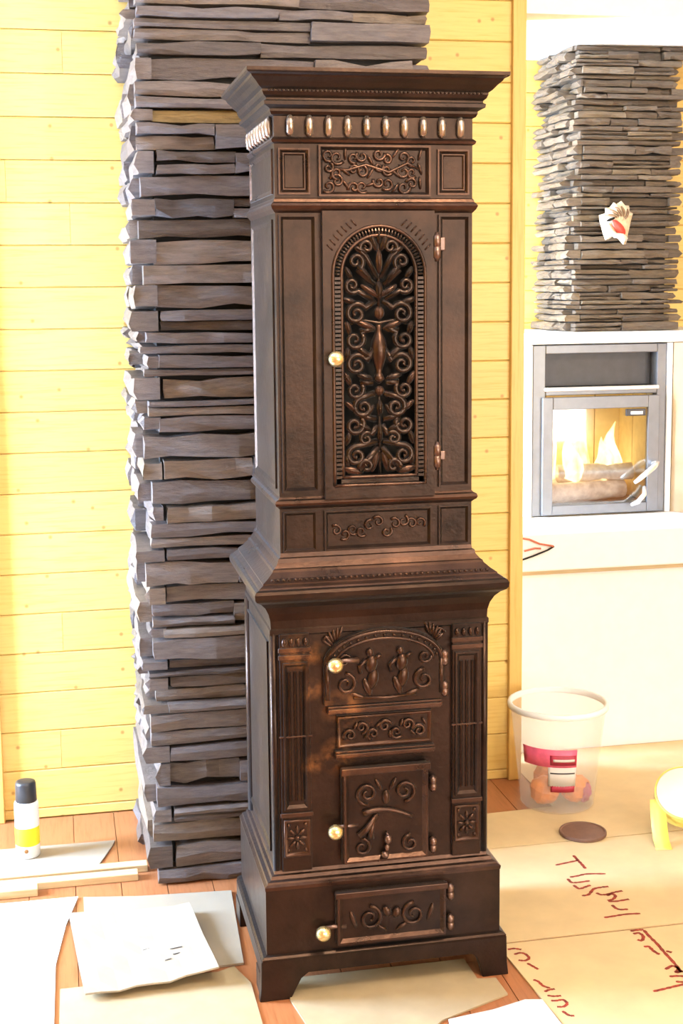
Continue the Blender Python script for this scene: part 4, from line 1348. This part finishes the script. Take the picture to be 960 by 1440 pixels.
def wrap(name, a0, a1, z0, z1, off, mat, parent):
    vs, fs = [], []
    n = 10
    for i in range(n + 1):
        a = a0 + (a1 - a0) * i / n
        for zz in (z0, z1):
            r = 0.110 + 0.032 * (zz - 0.004) / 0.296 + off
            vs.append((bc[0] + r * math.cos(a), bc[1] + r * math.sin(a), bc[2] + zz))
    fs = [(2 * i, 2 * i + 2, 2 * i + 3, 2 * i + 1) for i in range(n)]
    o = MB().add(vs, fs).build(name, mat, parent, True)
    sm = o.modifiers.new('thickness', 'SOLIDIFY')
    sm.thickness = 0.0006
    sm.offset = 1
    return o


R_ = math.radians
lb = wrap('label', R_(200), R_(275), 0.150, 0.205, 0.0010, 'pink', bk)
wrap('label_white_field', R_(237), R_(275), 0.090, 0.150, 0.0010, 'paper_white', bk)
wrap('label_print', R_(240), R_(274), 0.157, 0.188, 0.0018, 'crimson', lb)
wrap('label_print', R_(244), R_(272), 0.168, 0.176, 0.0026, 'paper_white', lb)
wrap('label_foot', R_(240), R_(274), 0.072, 0.092, 0.0010, 'crimson', bk)
wrap('label_line', R_(240), R_(273), 0.130, 0.134, 0.0020, 'insert_dark', bk)
# contents
rnd = random.Random(2)
for i, (dx, dy, zz, rx, rz, mt, lab) in enumerate(((-0.050, -0.030, 0.052, 0.046, 0.044, 'orange_bag', 'orange bag at the front left inside the clear bucket'),
                                                  (0.046, -0.035, 0.050, 0.046, 0.042, 'orange_bag', 'orange bag at the right inside the clear bucket'),
                                                  (0.0, 0.045, 0.065, 0.060, 0.055, 'orange_bag', 'orange bag at the back inside the clear bucket'),
                                                  (0.067, -0.062, 0.045, 0.016, 0.030, 'purple_bag', 'small purple bag against the bucket side'))):
    mb = MB()
    mb.ellipsoid((bc[0] + dx, bc[1] + dy, bc[2] + zz), rx, min(rx, 0.04), rz, rnd.uniform(-0.3, 0.3), 12, 8)
    mb.v = [(x + rnd.uniform(-0.003, 0.003), y + rnd.uniform(-0.003, 0.003), z_ + rnd.uniform(-0.003, 0.003)) for x, y, z_ in mb.v]
    tag(mb.build('snack_bag', mt), lab, 'bag', 'bags in the bucket')

dl = thing('round_lid', (0.744, 0.644, 0.0045), 'flat brown round lid lying on the fibreboard joint', 'lid')
MB().lathe([(0.002, 0.0), (0.064, 0.0), (0.067, 0.003), (0.067, 0.007), (0.062, 0.0085), (0.002, 0.0085)], (0.744, 0.644, 0.0047), 36, cap=False).build('disc', 'brown_lid', dl)
MB().lathe([(0.060, 0.0085), (0.061, 0.0105), (0.066, 0.0105), (0.067, 0.0080)], (0.744, 0.644, 0.0047), 36, cap=False).build('rim', 'brown_lid', dl, True)

# roll of yellow tape with a loose tail, cut by the picture's right edge
tp = thing('tape_roll', (1.02, 0.60, 0.0045), 'roll of yellow tape with white face and loose tail at the right edge', 'tape')
tc = Vector((1.030, 0.60, 0.108))
ax = Vector((-0.25, -0.62, 0.74)).normalized()
e1 = ax.orthogonal().normalized()
e2 = ax.cross(e1)


def disc(mb, prof, n=40):
    vs, fs = [], []
    for r, h_ in prof:
        for k in range(n):
            a = 2 * math.pi * k / n
            vs.append(tc + e1 * (r * math.cos(a)) + e2 * (r * math.sin(a)) + ax * h_)
    for i in range(len(prof) - 1):
        for k in range(n):
            k2 = (k + 1) % n
            fs.append((i * n + k, i * n + k2, (i + 1) * n + k2, (i + 1) * n + k))
    mb.add(vs, fs)
    return mb


disc(MB(), [(0.002, -0.030), (0.082, -0.030), (0.083, 0.020), (0.0795, 0.022), (0.078, 0.019), (0.002, 0.019)]).build('roll', 'tape_yellow', tp)
disc(MB(), [(0.0775, 0.0195), (0.0775, 0.0215), (0.002, 0.0215)]).build('face', 'paper_white', tp)
vs, fs = [], []
path = [(0.948, 0.600, 0.105), (0.938, 0.575, 0.085), (0.930, 0.548, 0.050), (0.926, 0.525, 0.018), (0.922, 0.500, 0.0055), (0.918, 0.488, 0.0052)]
for x, y, zz in path:
    vs += [(x - 0.020, y + 0.004, zz), (x + 0.024, y - 0.004, zz)]
fs = [(2 * i, 2 * i + 1, 2 * i + 3, 2 * i + 2) for i in range(len(path) - 1)]
o = MB().add(vs, fs).build('tail', 'tape_yellow', tp, True)
sm = o.modifiers.new('thickness', 'SOLIDIFY')
sm.thickness = 0.0006
